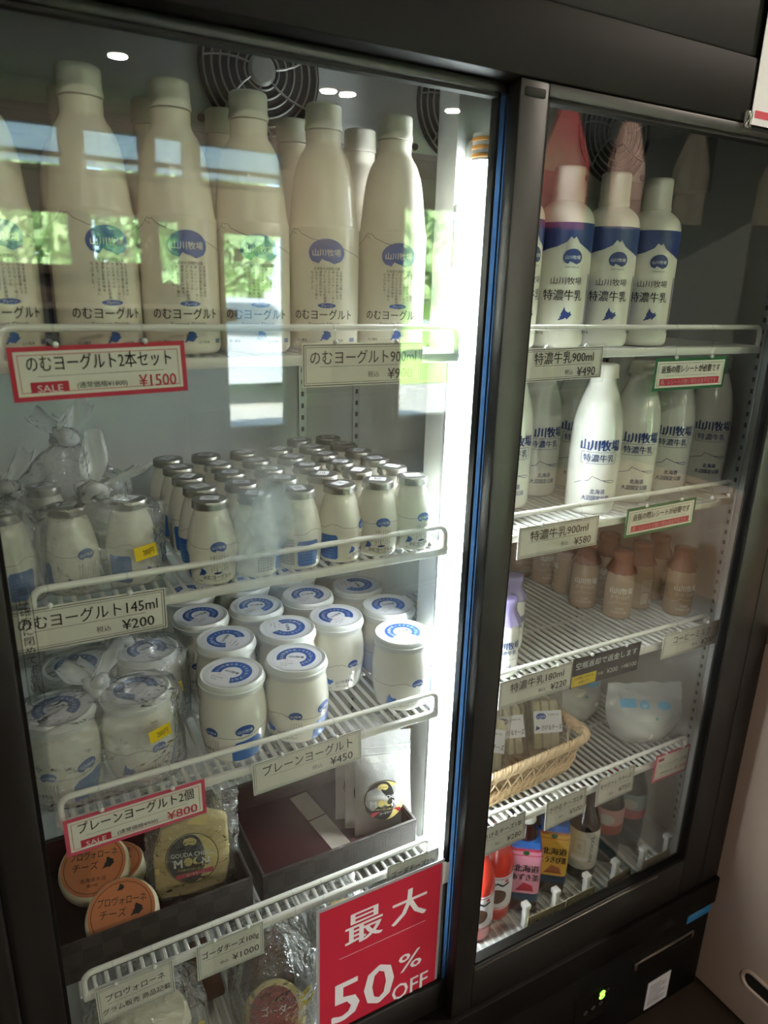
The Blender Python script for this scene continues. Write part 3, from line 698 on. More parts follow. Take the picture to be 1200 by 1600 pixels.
# ---- blue-banded milk bottle
P_MLK = [(0, 0), (.034, 0), (.038, .004), (.0394, .010), (.0396, .163), (.0388, .172), (.035, .181), (.028, .188), (.0215, .192), (.0198, .195), (.0198, .200), (0, .200)]
def milk_parts():
    body = B().lathe(soft(P_MLK, 1), M_milk, 44).mesh('milk_bottle_body', 60)
    cap = B().lathe([(0, .2375), (.0185, .2375), (.0203, .236), (.0207, .233), (.0208, .200), (.0217, .199), (.0217, .194), (.0198, .193)], M_capw, 40, wob=lambda a, z: 1 + .007 * math.sin(a * 40) * (z < .232)).mesh('milk_bottle_cap', 45)
    ik = Ink()
    for s in (0, 1):
        o = s * .116
        ik.poly([(o - .058, .157), (o + .058, .157), (o + .058, .118), (o + .045, .120), (o + .03, .126), (o + .021, .131), (o + .015, .139), (o + .012, .136), (o + .008, .139), (o + .003, .132), (o - .01, .126), (o - .022, .123), (o - .04, .117), (o - .058, .113)], M_navy)
    logo(ik, .013, .110, .027, M_navy, h=.022)
    ik.text('山川牧場', .008, .0825, .0105, M_ink, fit=.044); ik.text('特濃牛乳', .005, .0635, .0155, M_ink, fit=.056, bold=.0002)
    hokkaido(ik, .010, .0385, .019, M_navy, 0); ik.rect(-.008, .028, .0215, .022, M_ink); ik.text('種類別 牛乳', .010, .018, .004, M_ink, fit=.03); ik.text('要冷蔵', -.024, .012, .004, M_ink)
    ik.rect(.046, .049, .012, .092, M_navy); ik.rect(.062, .094, .01, .09, M_navy)
    lab = ik.put(B(), (lambda g: lambda u, v, l: g(u, v + .008, l))(around(P_MLK, .0396)), .006).mesh('milk_bottle_print', None)
    return body, cap, lab
mb, mc, ml = milk_parts()
for row, y in ((0, .060), (1, .150)):
    for k, x in enumerate((.130, .218, .306, .392)):
        if row and k > 2: continue
        t = thing('milk_bottle', ('blue-banded white milk bottle, %s from the door stile, on the top right shelf' if not row else 'blue-banded milk bottle behind the %s front one from the door stile') % ordinal(k), 'bottle', (x, y, D1), face(x, y, .05 if k else .5), 'blue-banded milk bottles')
        part('body', mb, t); part('screw_cap', mc, t, 'off-white ribbed cap'); part('printed_label', ml, t)
# ---- glass milk bottle (tall) and its small brothers
P_GLS = [(0, 0), (.032, 0), (.0375, .004), (.0392, .012), (.0395, .120), (.0375, .145), (.0315, .172), (.0235, .194), (.0195, .206), (.0188, .216), (.0205, .2175), (.0205, .2255), (.0188, .227), (0, .227)]
def glass_parts():
    body = B().lathe(soft(P_GLS, 1), M_milkg, 44).mesh('glass_milk_body', 60)
    cap = B().lathe([(0, .233), (.019, .233), (.0212, .232), (.0216, .229), (.0216, .218), (.0226, .212), (.0205, .212)], M_capw, 36).mesh('glass_milk_cap', 50)
    ik = Ink(); ik.text('山川牧場', .004, .113, .0185, M_navy, fit=.062, bold=.0007)
    P = []
    for cx, cy, a0 in ((.028, .099, 0), (-.022, .099, 90), (-.022, .087, 180), (.028, .087, 270)):
        P += [(cx + .003 * math.cos(math.radians(a0 + i * 22.5)), cy + .003 * math.sin(math.radians(a0 + i * 22.5))) for i in range(5)]
    ik.band(P, .0006, M_navy, 0, True); ik.text('特濃牛乳', .003, .093, .013, M_navy, fit=.048, bold=.0002)
    ik.band([(-.032, .050), (-.022, .0545), (-.010, .057), (-.004, .0645), (.0, .062), (.004, .061), (.010, .058), (.018, .0575), (.030, .0575), (.036, .0555), (.028, .0535), (.018, .0555), (.012, .058)], .0009, M_navy)
    ik.text('北海道', .006, .040, .0085, M_navy, fit=.023, bold=.0002); ik.text('大沼国定公園', .004, .0295, .0085, M_navy, fit=.043, bold=.0002)
    lab = ik.put(B(), around(P_GLS, .0395), .006).mesh('glass_milk_print', None)
    return body, cap, lab
gb, gc, gl = glass_parts()
for x, y, add, lab in [(.318, .052, .12, 'glass milk bottle standing foremost on the second right shelf'), (.425, .072, .18, 'glass milk bottle, second of the front ones, behind the green notice'), (.535, .092, .14, 'glass milk bottle, third of the front ones'), (.645, .098, .16, 'glass milk bottle nearest the far side wall'),
                       (.300, .170, .3, 'glass milk bottle standing behind the foremost one'), (.205, .130, .2, 'glass milk bottle half hidden by the door stile, second right shelf'), (.40, .19, .2, 'glass milk bottle in the back row behind the second front one'), (.51, .2, .3, 'glass milk bottle in the back row nearest the side wall')]:
    t = thing('glass_milk_bottle', lab, 'bottle', (x, y, D2), face(x, y, add), 'glass milk bottles')
    part('body', gb, t); part('cap', gc, t); part('printed_label', gl, t)
P_CF = [(0, 0), (.0225, 0), (.0262, .003), (.0272, .009), (.0274, .060), (.0262, .078), (.0222, .097), (.0178, .110), (.0165, .120), (.018, .1225), (.018, .129), (.0165, .131), (0, .131)]
def cf_parts(inkm, bodym, capm, t2, nm):
    body = B().lathe(soft(P_CF, 1), bodym, 36).mesh(nm + '_body', 60)
    cp = [(0, .134), (.0178, .134), (.0196, .1325), (.02, .129), (.0196, .1215), (.0188, .117), (.0196, .111), (.0225, .104), (.0258, .097), (.0278, .092)]
    cap = B().lathe(cp, capm, 48, wob=lambda a, z: 1 + (.07 * math.sin(a * 11 + .5 * math.sin(a * 3)) * min(1, max(0, (.121 - z) / .02)) if z < .121 else 0)).mesh(nm + '_wrap', 60)
    ik = Ink(); ik.text('山川牧場', .004, .060, .0135, inkm, fit=.043, bold=.00045); ik.text(t2, .003, .0475, .0085, inkm, fit=.036, bold=.0001)
    ik.band([(-.02, .031), (-.010, .034), (-.004, .039), (0, .037), (.008, .0355), (.022, .0345)], .0006, inkm)
    ik.text('北海道', .004, .024, .0058, inkm, fit=.015); ik.text('大沼国定公園', .003, .0165, .0056, inkm, fit=.028)
    for k in range(5): ik.text('名称乳飲料', .060, .062 - k * .005, .004, inkm, fit=.024)
    ik.frame(.050, .064, .014, .036, .0007, inkm)
    for k in range(7): ik.rect(.0515, .0625, .016 + k * .0028, .0172 + k * .0028, inkm)
    ik.ellipse(.073, .017, .004, .004, inkm); ik.ellipse(.073, .017, .0025, .0025, bodym, 1)
    return body, cap, ik.put(B(), around(P_CF, .0274), .006).mesh(nm + '_print', None)
M_coffink = mat('pale print on glass', '#e6d8c6', .5)
cfb, cfc, cfl = cf_parts(M_coffink, M_coffee, M_coffeecap, 'コーヒーミルク', 'coffee_milk')
for x, y, add, lab in [(.494, .120, .05, 'coffee milk bottle foremost in the middle of its shelf'), (.612, .078, .35, 'coffee milk bottle nearest the far side wall, set apart at the front'), (.468, .185, .0, 'coffee milk bottle behind and left of the foremost one'), (.563, .135, -1.5, 'coffee milk bottle right of the foremost one, back print showing'),
                       (.482, .250, -1.6, 'coffee milk bottle showing its barcode'), (.478, .310, .3, 'coffee milk bottle next to the barcode one, under the price card'), (.462, .362, .2, 'coffee milk bottle furthest back, under the price card'), (.628, .150, -1.2, 'coffee milk bottle in shade behind the one set apart'),
                       (.54, .20, .2, 'coffee milk bottle in the back row, first from the side wall shadow'), (.545, .275, .2, 'coffee milk bottle in the back row under the green notice')]:
    t = thing('coffee_milk_bottle', lab, 'bottle', (x, y, D3), face(x, y, add), 'coffee milk bottles')
    part('body', cfb, t); part('cap_wrap', cfc, t, 'red-brown pleated film over the cap'); part('printed_label', cfl, t)
lmb, lmc, lml = cf_parts(M_navy, M_milkg, M_lilac, '特濃牛乳', 'small_milk')
for x, y, lab in [(.158, .047, 'small glass milk bottle with lilac cap wrap, foremost beside the door stile'), (.225, .115, 'small glass milk bottle with lilac cap wrap, behind the foremost one'), (.235, .185, 'small glass milk bottle with lilac cap wrap, furthest back')]:
    t = thing('small_milk_bottle', lab, 'bottle', (x, y, D3), face(x, y, .25), 'small milk bottles with lilac wraps')
    part('body', lmb, t); part('cap_wrap', lmc, t, 'lilac pleated film over the cap'); part('printed_label', lml, t)

# ================================================================ BAGGED GOODS
def bag(x, y, z, rx, ry, hb, hk, label, seed, mt=None, lean=(0, 0), top=True, tie=None, name='tied_plastic_bag', rz=0, group='tied clear bags', flare=.03, tail=.045, ears=((-.55, .75), (.5, 1.0))):
    """thin bag: full round its contents up to hb, gathered to a knot at hk, loose ears above"""
    r = random.Random(seed); ph = [r.uniform(0, 6.28) for _ in range(8)]; mt = mt or M_bag
    t = thing(name, label, 'plastic bag', (x, y, z), rz, group)
    def fn(u, v):
        a = 2 * PI * u
        if v < .12: f = v / .12; rr = .55 + .45 * math.sin(f * PI / 2); zz = .0015 + .006 * f * f
        elif v < .5: f = (v - .12) / .38; rr = 1.0 + .02 * math.sin(f * 3); zz = .0075 + f * (hb - .0075)
        else: f = (v - .5) / .5; rr = 1 - (1 - .07) * (f ** .75); zz = hb + (hk - hb) * (1 - (1 - f) ** 1.55)
        fold = .015 + .16 * max(0, (v - .4)) + .015
        w = 1 + fold * (math.sin(a * 7 + ph[0] + v * 2) * .5 + math.sin(a * 12 + ph[1] - v * 3) * .35 + math.sin(a * 19 + ph[2]) * .2)
        w += .05 * noise.noise(Vector((math.cos(a) * 2 + seed, math.sin(a) * 2, v * 5)))
        k = max(0, (v - .45) / .55)
        ce, se = math.cos(a), math.sin(a); pw_ = 1 - .42 * min(1, max(0, (.72 - v) / .2))
        ce = math.copysign(abs(ce) ** pw_, ce); se = math.copysign(abs(se) ** pw_, se)
        return Vector((rx * rr * w * ce + lean[0] * k, ry * rr * w * se + lean[1] * k, zz + .006 * noise.noise(Vector((math.cos(a) * 3, math.sin(a) * 3 + seed, v * 7))) * (v > .15)))
    B().grid(fn, 72, 30, mt, wrap=True).done('bag_film', t, smooth=180)
    kx, ky = lean; k = B()
    k.tube([(kx + .011 * math.cos(q) * (1 + .3 * math.sin(2 * q + ph[3])), ky + .011 * math.sin(q), hk + .004 + .006 * math.sin(q * 2 + ph[4])) for q in [2 * PI * i / 18 for i in range(18)]], [.0065 + .0025 * math.sin(i * 1.9 + ph[5]) for i in range(18)], M_knot, 9, True)
    k.tube([(kx - .012, ky, hk + .004), (kx, ky - .009, hk + .010), (kx + .012, ky, hk + .006)], [.006, .009, .006], M_knot, 9)
    k.done('knot', t, smooth=180)
    for e, (ex, ez) in enumerate(ears):
        def ear(u, v, ex=ex, ez=ez):
            w = .006 + flare * math.sin(min(1, v * 1.15) * PI * .62) ; q = (u - .5) * 2
            return Vector((kx + ex * tail * v + q * w * .6 * (1 - .2 * v), ky + .007 * math.sin(q * 3.5 + ph[6] + v * 3) * (.3 + v) + q * w * .35, hk + .006 + ez * tail * v * (1 - .25 * abs(q)) + .004 * math.sin(q * 5 + ph[7]) * v))
        B().grid(ear, 16, 12, M_knot if mt is M_bag else mt).done('loose_end', t, smooth=180)
    if tie: B().tube([(kx + .008 * math.cos(q), ky + .008 * math.sin(q), hk) for q in [2 * PI * i / 16 for i in range(16)]], .0022, tie, 6, True).tube([(kx + .006, ky - .006, hk), (kx + .02, ky - .012, hk + .012)], .0016, tie, 6).done('twist_tie', t, 'gold twist tie')
    return t
def sticker(t, x, y, z, w, h, tilt=0, yaw=0, txt='200円'):
    b = B().box(-w / 2, w / 2, -.0004, 0, -h / 2, h / 2, M_yellow)
    ik = Ink(); ik.text(txt, w * .1, 0, h * .55, M_ink, fit=w * .5); ik.put(b, flat((0, -.0004, 0)))
    return b.done('yellow_sticker', t, loc=(x, y, z), rot=(0, tilt, yaw), smooth=None)
GB = 'bagged small bottles'
small(-.452, .062, face(-.45, .06, .1), 'small yogurt bottle in the knotted bag, the one away from the sticker', GB); small(-.388, .062, face(-.388, .06, .9), 'small yogurt bottle in the knotted bag, under the yellow sticker', GB)
small(-.516, .060, face(-.51, .06, 1.9), 'small yogurt bottle in the bag at the dark door frame', GB)
small(-.47, .155, .5, 'small yogurt bottle in the bag behind, left one', GB); small(-.41, .16, .8, 'small yogurt bottle in the bag behind, right one', GB)
b1 = bag(-.420, .062, D2,   .066, .036, .090, .110, 'clear knotted bag holding two small bottles, yellow sticker on it', 3, lean=(-.006, -.010), tail=.07, flare=.024, ears=((.1, 1.0), (.8, .35)))
sticker(b1, .040, -.040, .046, .026, .016, -.1, .25)
bag(-.515, .060, D2, .034, .036, .088, .118, 'clear bag with one small bottle against the dark door frame', 5, lean=(.006, 0), flare=.02)
bag(-.440, .158, D2, .068, .036, .100, .150, 'clear knotted bag behind the stickered one on the second shelf', 8, flare=.03)
GJ = 'bagged yogurt jars'
jar(-.398, .062, face(-.4, .05, 1.0), 'bagged yogurt jar under the yellow sticker, front bag', GJ, spin=.9); jar(-.488, .058, face(-.49, .05, .1), 'bagged yogurt jar nearest the door frame, front bag', GJ, spin=.2)
jar(-.366, .158, face(-.37, .15, .9), 'bagged yogurt jar in the bag behind, beside the loose jars', GJ, spin=.3); jar(-.456, .155, face(-.46, .15, .3), 'bagged yogurt jar in the bag behind, in the middle', GJ, spin=.3)
jar(-.45, .25, .2, 'bagged yogurt jar at the back, far from the glass', GJ, spin=.1)
b2 = bag(-.443, .060, D3, .094, .053, .108, .128, 'clear knotted bag holding two yogurt jars, front of the third shelf', 13, lean=(.0, -.004), flare=.026, tail=.05)
sticker(b2, .060, -.0555, .078, .027, .016, -.12, .25)
b3 = bag(-.411, .160, D3, .094, .053, .108, .135, 'clear knotted bag holding two yogurt jars, behind the front bag', 17, lean=(.012, -.02), flare=.022, tail=.04)
sticker(b3, .070, -.055, .070, .02, .016, -.12, .5)

# ---- trays on the fourth shelf
m_weave = bpy.data.materials.new('woven dark leatherette'); m_weave.use_nodes = True
nt = m_weave.node_tree; p = nt.nodes['Principled BSDF']; p.inputs['Roughness'].default_value = .5
tc = nt.nodes.new('ShaderNodeTexCoord'); ck = nt.nodes.new('ShaderNodeTexChecker'); ck.inputs['Scale'].default_value = 42; ck.inputs[1].default_value = lin('#2e2420'); ck.inputs[2].default_value = lin('#241b17')
w1 = nt.nodes.new('ShaderNodeTexWave'); w1.inputs['Scale'].default_value = 130; w2 = nt.nodes.new('ShaderNodeTexWave'); w2.bands_direction = 'Z'; w2.inputs['Scale'].default_value = 130
mx = nt.nodes.new('ShaderNodeMix'); mx.data_type = 'FLOAT'; bm_ = nt.nodes.new('ShaderNodeBump'); bm_.inputs['Strength'].default_value = .5; bm_.inputs['Distance'].default_value = .001
for a, b in ((tc.outputs['Object'], ck.inputs['Vector']), (tc.outputs['Object'], w1.inputs['Vector']), (tc.outputs['Object'], w2.inputs['Vector']), (ck.outputs['Color'], p.inputs['Base Color']), (ck.outputs['Fac'], mx.inputs[0]), (w1.outputs['Fac'], mx.inputs[2]), (w2.outputs['Fac'], mx.inputs[3]), (mx.outputs[0], bm_.inputs['Height']), (bm_.outputs[0], p.inputs['Normal'])): nt.links.new(a, b)
def tray(x0, x1, y0, y1, h, label):
    t = thing('leatherette_tray', label, 'tray', ((x0 + x1) / 2, (y0 + y1) / 2, D4), group='brown trays on the fourth shelf')
    a, b = (x1 - x0) / 2, (y1 - y0) / 2; w = .005
    q = B().box(-a, a, -b, -b + w, 0, h, m_weave, .0015).box(-a, a, b - w, b, 0, h, m_weave, .0015).box(-a, -a + w, -b + w, b - w, 0, h, m_weave, .0015).box(a - w, a, -b + w, b - w, 0, h, m_weave, .0015)
    q.done('side_wall', t)
    B().box(-a + w, a - w, -b + w, b - w, .0, .005, M_maroon).box(-a + w, -a + w + .0015, -b + w, b - w, .004, h - .004, M_maroon).box(a - w - .0015, a - w, -b + w, b - w, .004, h - .004, M_maroon).box(-a + w, a - w, b - w - .0015, b - w, .004, h - .004, M_maroon).done('lining', t, 'dark maroon lining')
    return t
tray(-.528, -.272, .020, .225, .062, 'brown leatherette tray holding the round cheeses and the cheese wedge')
tray(-.258, -.004, .020, .225, .055, 'brown leatherette tray with maroon lining holding the silver pouches')
cs = thing('card_divider', 'grey card strip lying on the maroon tray lining', 'card', (-.118, .13, D4 + .005), rotz=.12)
B().box(-.016, .016, -.085, .015, 0, .0012, M_strip).done('card', cs); B().box(-.016, .016, .019, .082, 0, .0012, M_strip).done('card_end', cs)
def gouda_label(ik, r, layer=0):
    ik.ellipse(0, 0, r, r, M_dark, layer, 44); ik.ellipse(0, 0, r * .965, r * .965, M_gold, layer + 1, 44); 
    P = [(r * .95 * math.cos(a), r * .95 * math.sin(a)) for a in [PI / 2 + PI * i / 24 for i in range(25)]] + [(r * .48 * math.cos(a), r * .95 * math.sin(a)) for a in [-PI / 2 + PI * i / 24 for i in range(25)]]
    ik.poly(P, M_dark, layer + 2)
    ik.poly([(p[0], p[1]) for p in logo_shape(-r * .06, r * .62, r * .5, r * .34)], M_gold, layer + 3); ik.text('山川牧場', -r * .06, r * .66, r * .1, M_dark, fit=r * .36, layer=layer + 4)
    ik.text('GOUDA CHEESE', r * .02, r * .18, r * .24, M_white, fit=r * 1.6, layer=layer + 4); ik.text('M', -r * .52, -r * .14, r * .46, M_white, layer=layer + 4, bold=r * .015); ik.text('N', r * .50, -r * .14, r * .46, M_white, layer=layer + 4, bold=r * .015)
    ik.ellipse(-r * .15, -r * .12, r * .165, r * .165, M_gold, layer + 4); ik.ellipse(r * .19, -r * .12, r * .165, r * .165, M_gold, layer + 4); ik.ellipse(r * .26, -r * .08, r * .13, r * .13, M_dark, layer + 5)
    ik.text('北海道の牧場から届いた', -r * .05, -r * .42, r * .1, M_gold, fit=r * 1.0, layer=layer + 4)
    ik.poly([(-r * .62, -r * .78), (r * .78, -r * .6), (r * .78, -r * .42), (-r * .62, -r * .6)], M_red, layer + 4); ik.text('ゴーダチーズ', r * .1, -r * .6, r * .12, M_white, fit=r * .7, layer=layer + 5, ang=.12)
    return ik
# gouda wedge standing in the left tray
gw = thing('wrapped_cheese', 'cheese wedge with round black label, wrapped in crackly clear film', 'cheese', (-.340, .085, D4 + .006), rot=(math.radians(-14), 0, -.28))
q = B().prism([(-.052, .004), (.044, .004), (.052, .050), (.050, .110), (.015, .122), (-.040, .108), (-.054, .07)], -.012, .018, M_cheese, .006); q.done('cheese', gw)
ik = gouda_label(Ink(), .037); lb = ik.put(B(), flat((0, -.0125, .060), gap=.00025)); lb.done('round_label', gw, smooth=None)
def wrap(u, v, w=.066, h=.165, d=.02):
    a = 2 * PI * u; s = 1 if v < .62 else 1 + .12 * (v - .62)
    x = w * s * math.copysign(abs(math.cos(a)) ** .6, math.cos(a)); y = d * math.sin(a) * (1 if v < .6 else max(.08, 1 - (v - .6) * 3)) - (-.003)
    n = noise.noise(Vector((x * 40, y * 30, v * 9))); n2 = noise.noise(Vector((x * 90, v * 21, 4)))
    return Vector((x + .004 * n2, y + .006 * n + .003 * n2, v * h + .006 * n * (v > .5)))
B().grid(wrap, 60, 34, M_bag2, wrap=True).done('film_wrap', gw, smooth=180)
# round cheeses with orange labels
def round_cheese(x, y, z, rx, rz, label, r=.048):
    t = thing('round_cheese', label, 'cheese', (x, y, z), group='round cheeses with orange labels', rot=(rx, 0, rz))
    B().lathe(soft([(0, 0), (r - .006, 0), (r, .005), (r, .024), (r - .006, .03), (0, .03)], 1), M_cheesepale, 40).done('cheese', t)
    ik = Ink(); ik.ellipse(0, 0, r * .9, r * .9, M_orange, 0, 44); ik.arc(0, 0, r * .80, r * .815, 0, 2 * PI, M_ink, 1, 44)
    ik.text('プロヴォローネ', 0, r * .30, r * .27, M_ink, fit=r * 1.3); ik.text('チーズ', -r * .22, -.02 * r, r * .27, M_ink, fit=r * .7); hokkaido(ik, r * .42, 0, r * .34, M_ink); ik.text('北海道大沼', 0, -r * .42, r * .13, M_ink, fit=r * .7); ik.text('要冷蔵', 0, -r * .58, r * .1, M_ink)
    hokkaido(ik, -.05 * r, r * .66, r * .2, M_ink)
    ik.put(B(), flat((0, 0, .0302), (1, 0, 0), (0, 1, 0), .0003)).done('orange_label', t, smooth=None)
    return t
round_cheese(-.438, .078, D4 + .012, .42, -.25, 'round cheese with orange label lying foremost in the brown tray')
round_cheese(-.462, .155, D4 + .034, .42, -.22, 'round cheese with orange label lying behind, leaning on the tray back')
round_cheese(-.44, .165, D4 + .0055, 0, 0, 'round cheese lying flat underneath at the tray back')
# silver zip pouches
for k, (x, y, tilt) in enumerate([(-.038, .066, -.20), (-.044, .090, -.22), (-.050, .114, -.24)]):
    t = thing('silver_pouch', ['silver zip pouch with round black label, foremost in the tray', 'silver zip pouch, second behind the labelled foremost one', 'silver zip pouch, rearmost of three'][k], 'pouch', (x, y, D4 + .006), group='silver zip pouches', rot=(tilt, 0, -.30))
    H, Wd = .172, .047
    def sd(u, v, s=1):
        x_ = (u - .5) * 2; bulge = .011 * max(0, 1 - abs(x_) ** 3) * max(0, math.sin(min(1, v / .78) * PI)) ** .6 if v < .78 else 0
        return Vector((x_ * Wd * (1 - .04 * math.sin(v * PI)), s * (.0008 + bulge) + .0015 * noise.noise(Vector((x_ * 3, v * 8, k + s))), v * H))
    q = B(); q.grid(lambda u, v: sd(u, v, -1), 20, 30, M_silver); q.grid(lambda u, v: sd(u, v, 1), 20, 30, M_silver); q.done('pouch_film', t, smooth=180)
    q = B().box(-Wd + .003, Wd - .003, -.0025, .0025, .134, .137, M_silver, .0008).box(-Wd + .003, Wd - .003, -.002, .002, .146, .1475, M_silver, .0006); q.done('zip_strip', t)
    ik = gouda_label(Ink(), .034); ik.put(B(), lambda u, v, l: Vector((u, -.0125 - .0003 * l + 4.5 * u * u, .062 + v))).done('round_label', t, smooth=None)
# ---- bottom shelf, left: bagged cheeses
pv = thing('round_cheese', 'large pale cheese in a clear bag at the bottom, under the card without a price', 'cheese', (-.42, .085, D5 + .0))
B().lathe(soft([(0, 0), (.05, 0), (.062, .01), (.062, .07), (.05, .088), (0, .09)], 1), M_cheesepale, 40).done('cheese', pv)
bp1 = bag(-.42, .085, D5, .082, .060, .110, .185, 'clear bag round the large pale cheese on the bottom shelf', 23, M_bag, name='tied_plastic_bag', tail=.04)
sticker(bp1, .062, -.052, .085, .022, .015, -.5, .5, '10%')
gd = thing('round_cheese', 'small cheese with dark red label in the crackly bag, bottom shelf', 'cheese', (-.235, .055, D5 + .002), rot=(.5, 0, -.3))
B().lathe(soft([(0, 0), (.044, 0), (.05, .006), (.05, .032), (.044, .04), (0, .04)], 1), M_cheese, 40).done('cheese', gd)
ik = Ink(); ik.ellipse(0, 0, .038, .038, mat('dark red label', '#8c2a22', .5), 0, 40); ik.text('ゴーダ', 0, .004, .014, M_white, fit=.04); ik.put(B(), flat((0, 0, .0402), (1, 0, 0), (0, 1, 0))).done('red_label', gd, smooth=None)
gd2 = thing('cheese_wedge', 'dark-rinded cheese wedge in the crackly bag, bottom shelf', 'cheese', (-.225, .115, D5))
B().prism([(-.045, 0), (.045, 0), (.03, .1), (-.02, .11)], -.02, .02, M_rind, .006).done('cheese', gd2)
bp2 = bag(-.228, .080, D5, .064, .072, .135, .190, 'crackly clear bag with gold tie round two cheeses, bottom shelf', 29, M_bag2, tie=M_gold, name='tied_plastic_bag', lean=(-.012, -.01), flare=.034)
sticker(bp2, .030, -.070, .088, .024, .014, -.2, .25, '50円'); sticker(bp2, .034, -.071, .075, .024, .014, -.12, .25, '100円')
bp3 = bag(-.098, .085, D5, .055, .050, .150, .195, 'crackly clear bag behind the red poster on the bottom shelf', 31, M_bag2, flare=.03)
bq = thing('cheese_wedge', 'pale cheese wedge in the bag behind the red poster', 'cheese', (-.098, .085, D5)); B().prism([(-.04, 0), (.04, 0), (.025, .13), (-.02, .14)], -.02, .02, M_cheese, .006).done('cheese', bq)
bq2 = thing('cheese_wedge', 'brown-rinded cheese between the two cheese bags on the bottom shelf', 'cheese', (-.325, .15, D5)); B().prism([(-.035, 0), (.035, 0), (.02, .1), (-.02, .1)], -.02, .02, M_rind, .006).done('cheese', bq2)

# ---- wicker basket and string cheese
def rrect(cx, cy, a, b, r, z, n=96):
    P = []
    per = [(1, 1, 0), (-1, 1, 90), (-1, -1, 180), (1, -1, 270)]
    for sx, sy, a0 in per:
        for i in range(n // 4):
            q = math.radians(a0 + 90 * i / (n // 4 - 1)); P.append(Vector((cx + sx * (a - r) + r * math.cos(q), cy + sy * (b - r) + r * math.sin(q), z)))
    # spread evenly
    L = [0]
    for i in range(len(P)): L.append(L[-1] + (P[(i + 1) % len(P)] - P[i]).length)
    out = []; k = 0
    for i in range(n):
        d = L[-1] * i / n
        while L[k + 1] < d: k += 1
        f = (d - L[k]) / max(1e-9, L[k + 1] - L[k]); out.append(P[k % len(P)].lerp(P[(k + 1) % len(P)], f))
    return out
wk = thing('wicker_basket', 'tan wicker basket with braided rim holding string cheese packs', 'basket', (.236, .128, D4), rotz=.06)
A, Bb, HB = .146, .096, .076
def ring_at(f): return rrect(0, 0, A - .022 * (1 - f), Bb - .016 * (1 - f), .03, .004 + (HB - .006) * f, 120)
def twist(path, R, r, turns, k, b, m):
    n = len(path); P = []
    N = n * 3
    for i in range(N):
        t_ = i / N * n; i0 = int(t_) % n; p = path[i0].lerp(path[(i0 + 1) % n], t_ - int(t_)); d = (path[(i0 + 1) % n] - path[i0]).normalized()
        o = d.cross(Vector((0, 0, 1))).normalized(); q = 2 * PI * (turns * i / N) + k
        P.append(p + o * (R * math.cos(q)) + Vector((0, 0, R * math.sin(q))))
    b.tube(P, r, m, 5, True)
q = B()
for k in range(4): twist(ring_at(1.0), .0048, .0034, 34, k * PI / 2, q, M_wicker)
for k in range(3): twist(ring_at(.86), .0026, .0020, 40, k * 2 * PI / 3, q, M_wicker)
q.done('braided_rim', wk)
q = B()
for f in (.02, .10, .18, .26, .34):
    for k in range(2): twist(ring_at(f), .0024, .0021, 30, k * PI + f * 40, q, M_wicker)
q.done('base_weave', wk)
q = B(); lo, hi = ring_at(.34), ring_at(.88)
for i in range(0, 120, 4):
    for s in (-3, 3): 
        p0, p1 = lo[i], hi[(i + s) % 120]; q.tube([p0, p0.lerp(p1, .5) + (p0.lerp(p1, .5) * .012), p1], .0013, M_wicker, 5)
q.done('lattice', wk)
q = B(); q.box(-A + .03, A - .03, -Bb + .024, Bb - .024, .001, .004, M_wicker, .001)
for i in range(17): q.tube([(-A + .03 + i * (2 * A - .06) / 16, -Bb + .022, .005), (-A + .03 + i * (2 * A - .06) / 16, Bb - .022, .005)], .002, M_wicker, 5)
q.done('base', wk)
def cheese_pack(x, y, z, rx, rz, label, printed=True, ry=0):
    t = thing('string_cheese_pack', label, 'cheese', (x, y, z), group='string cheese packs', rot=(rx, ry, rz))
    q = B()
    for k in range(3): q.box(-.026 + k * .0175, -.009 + k * .0175, -.008, .008, .002, .092, M_cheesepale, .005)
    q.done('cheese_stick', t)
    q = B()
    for s in (-1, 1):
        q.grid(lambda u, v, s=s: Vector(((u - .5) * .074 * (1 + .1 * abs(v - .5)), s * (.0095 * max(0, 1 - abs(u - .5) ** 4 * 16) * (1 - max(0, v - .8) * 4.5) + .001) + .003 * noise.noise(Vector((u * 5, v * 7, s + x * 9))), -.004 + v * .128)), 24, 30, M_bag2)
    q.done('film_wrap', t, smooth=180)
    if printed:
        ik = Ink(); ik.rect(-.027, .029, .033, .074, M_paperw); logo(ik, -.012, .062, .020, h=.013, sub=False); ik.text('北海道の味', .012, .066, .004, M_inkbrown, fit=.022); hokkaido(ik, -.020, .043, .010, M_navy)
        ik.text('さけるチーズ', .008, .043, .011, M_ink, fit=.040, bold=.0002)
        ik.put(B(), flat((0, -.0142, 0))).done('printed_label', t, smooth=None)
    return t
cheese_pack(.338, .105, D4 + 0.018, -.42, -.35, 'string cheese pack with printed front, at the far end of the basket')
cheese_pack(.262, .120, D4 + 0.018, -.50, -.30, 'string cheese pack in the middle of the basket, print turned up')
cheese_pack(.300, .145, D4 + 0.026, -.42, -.25, 'string cheese pack behind the two printed ones, showing plain sticks', False)
cheese_pack(.196, .105, D4 + 0.018, -.62, -.7, 'string cheese pack nearest the door stile in the basket')
cheese_pack(.145, .130, D4 + 0.018, -.5, -.4, 'string cheese pack at the hidden end of the basket', False)
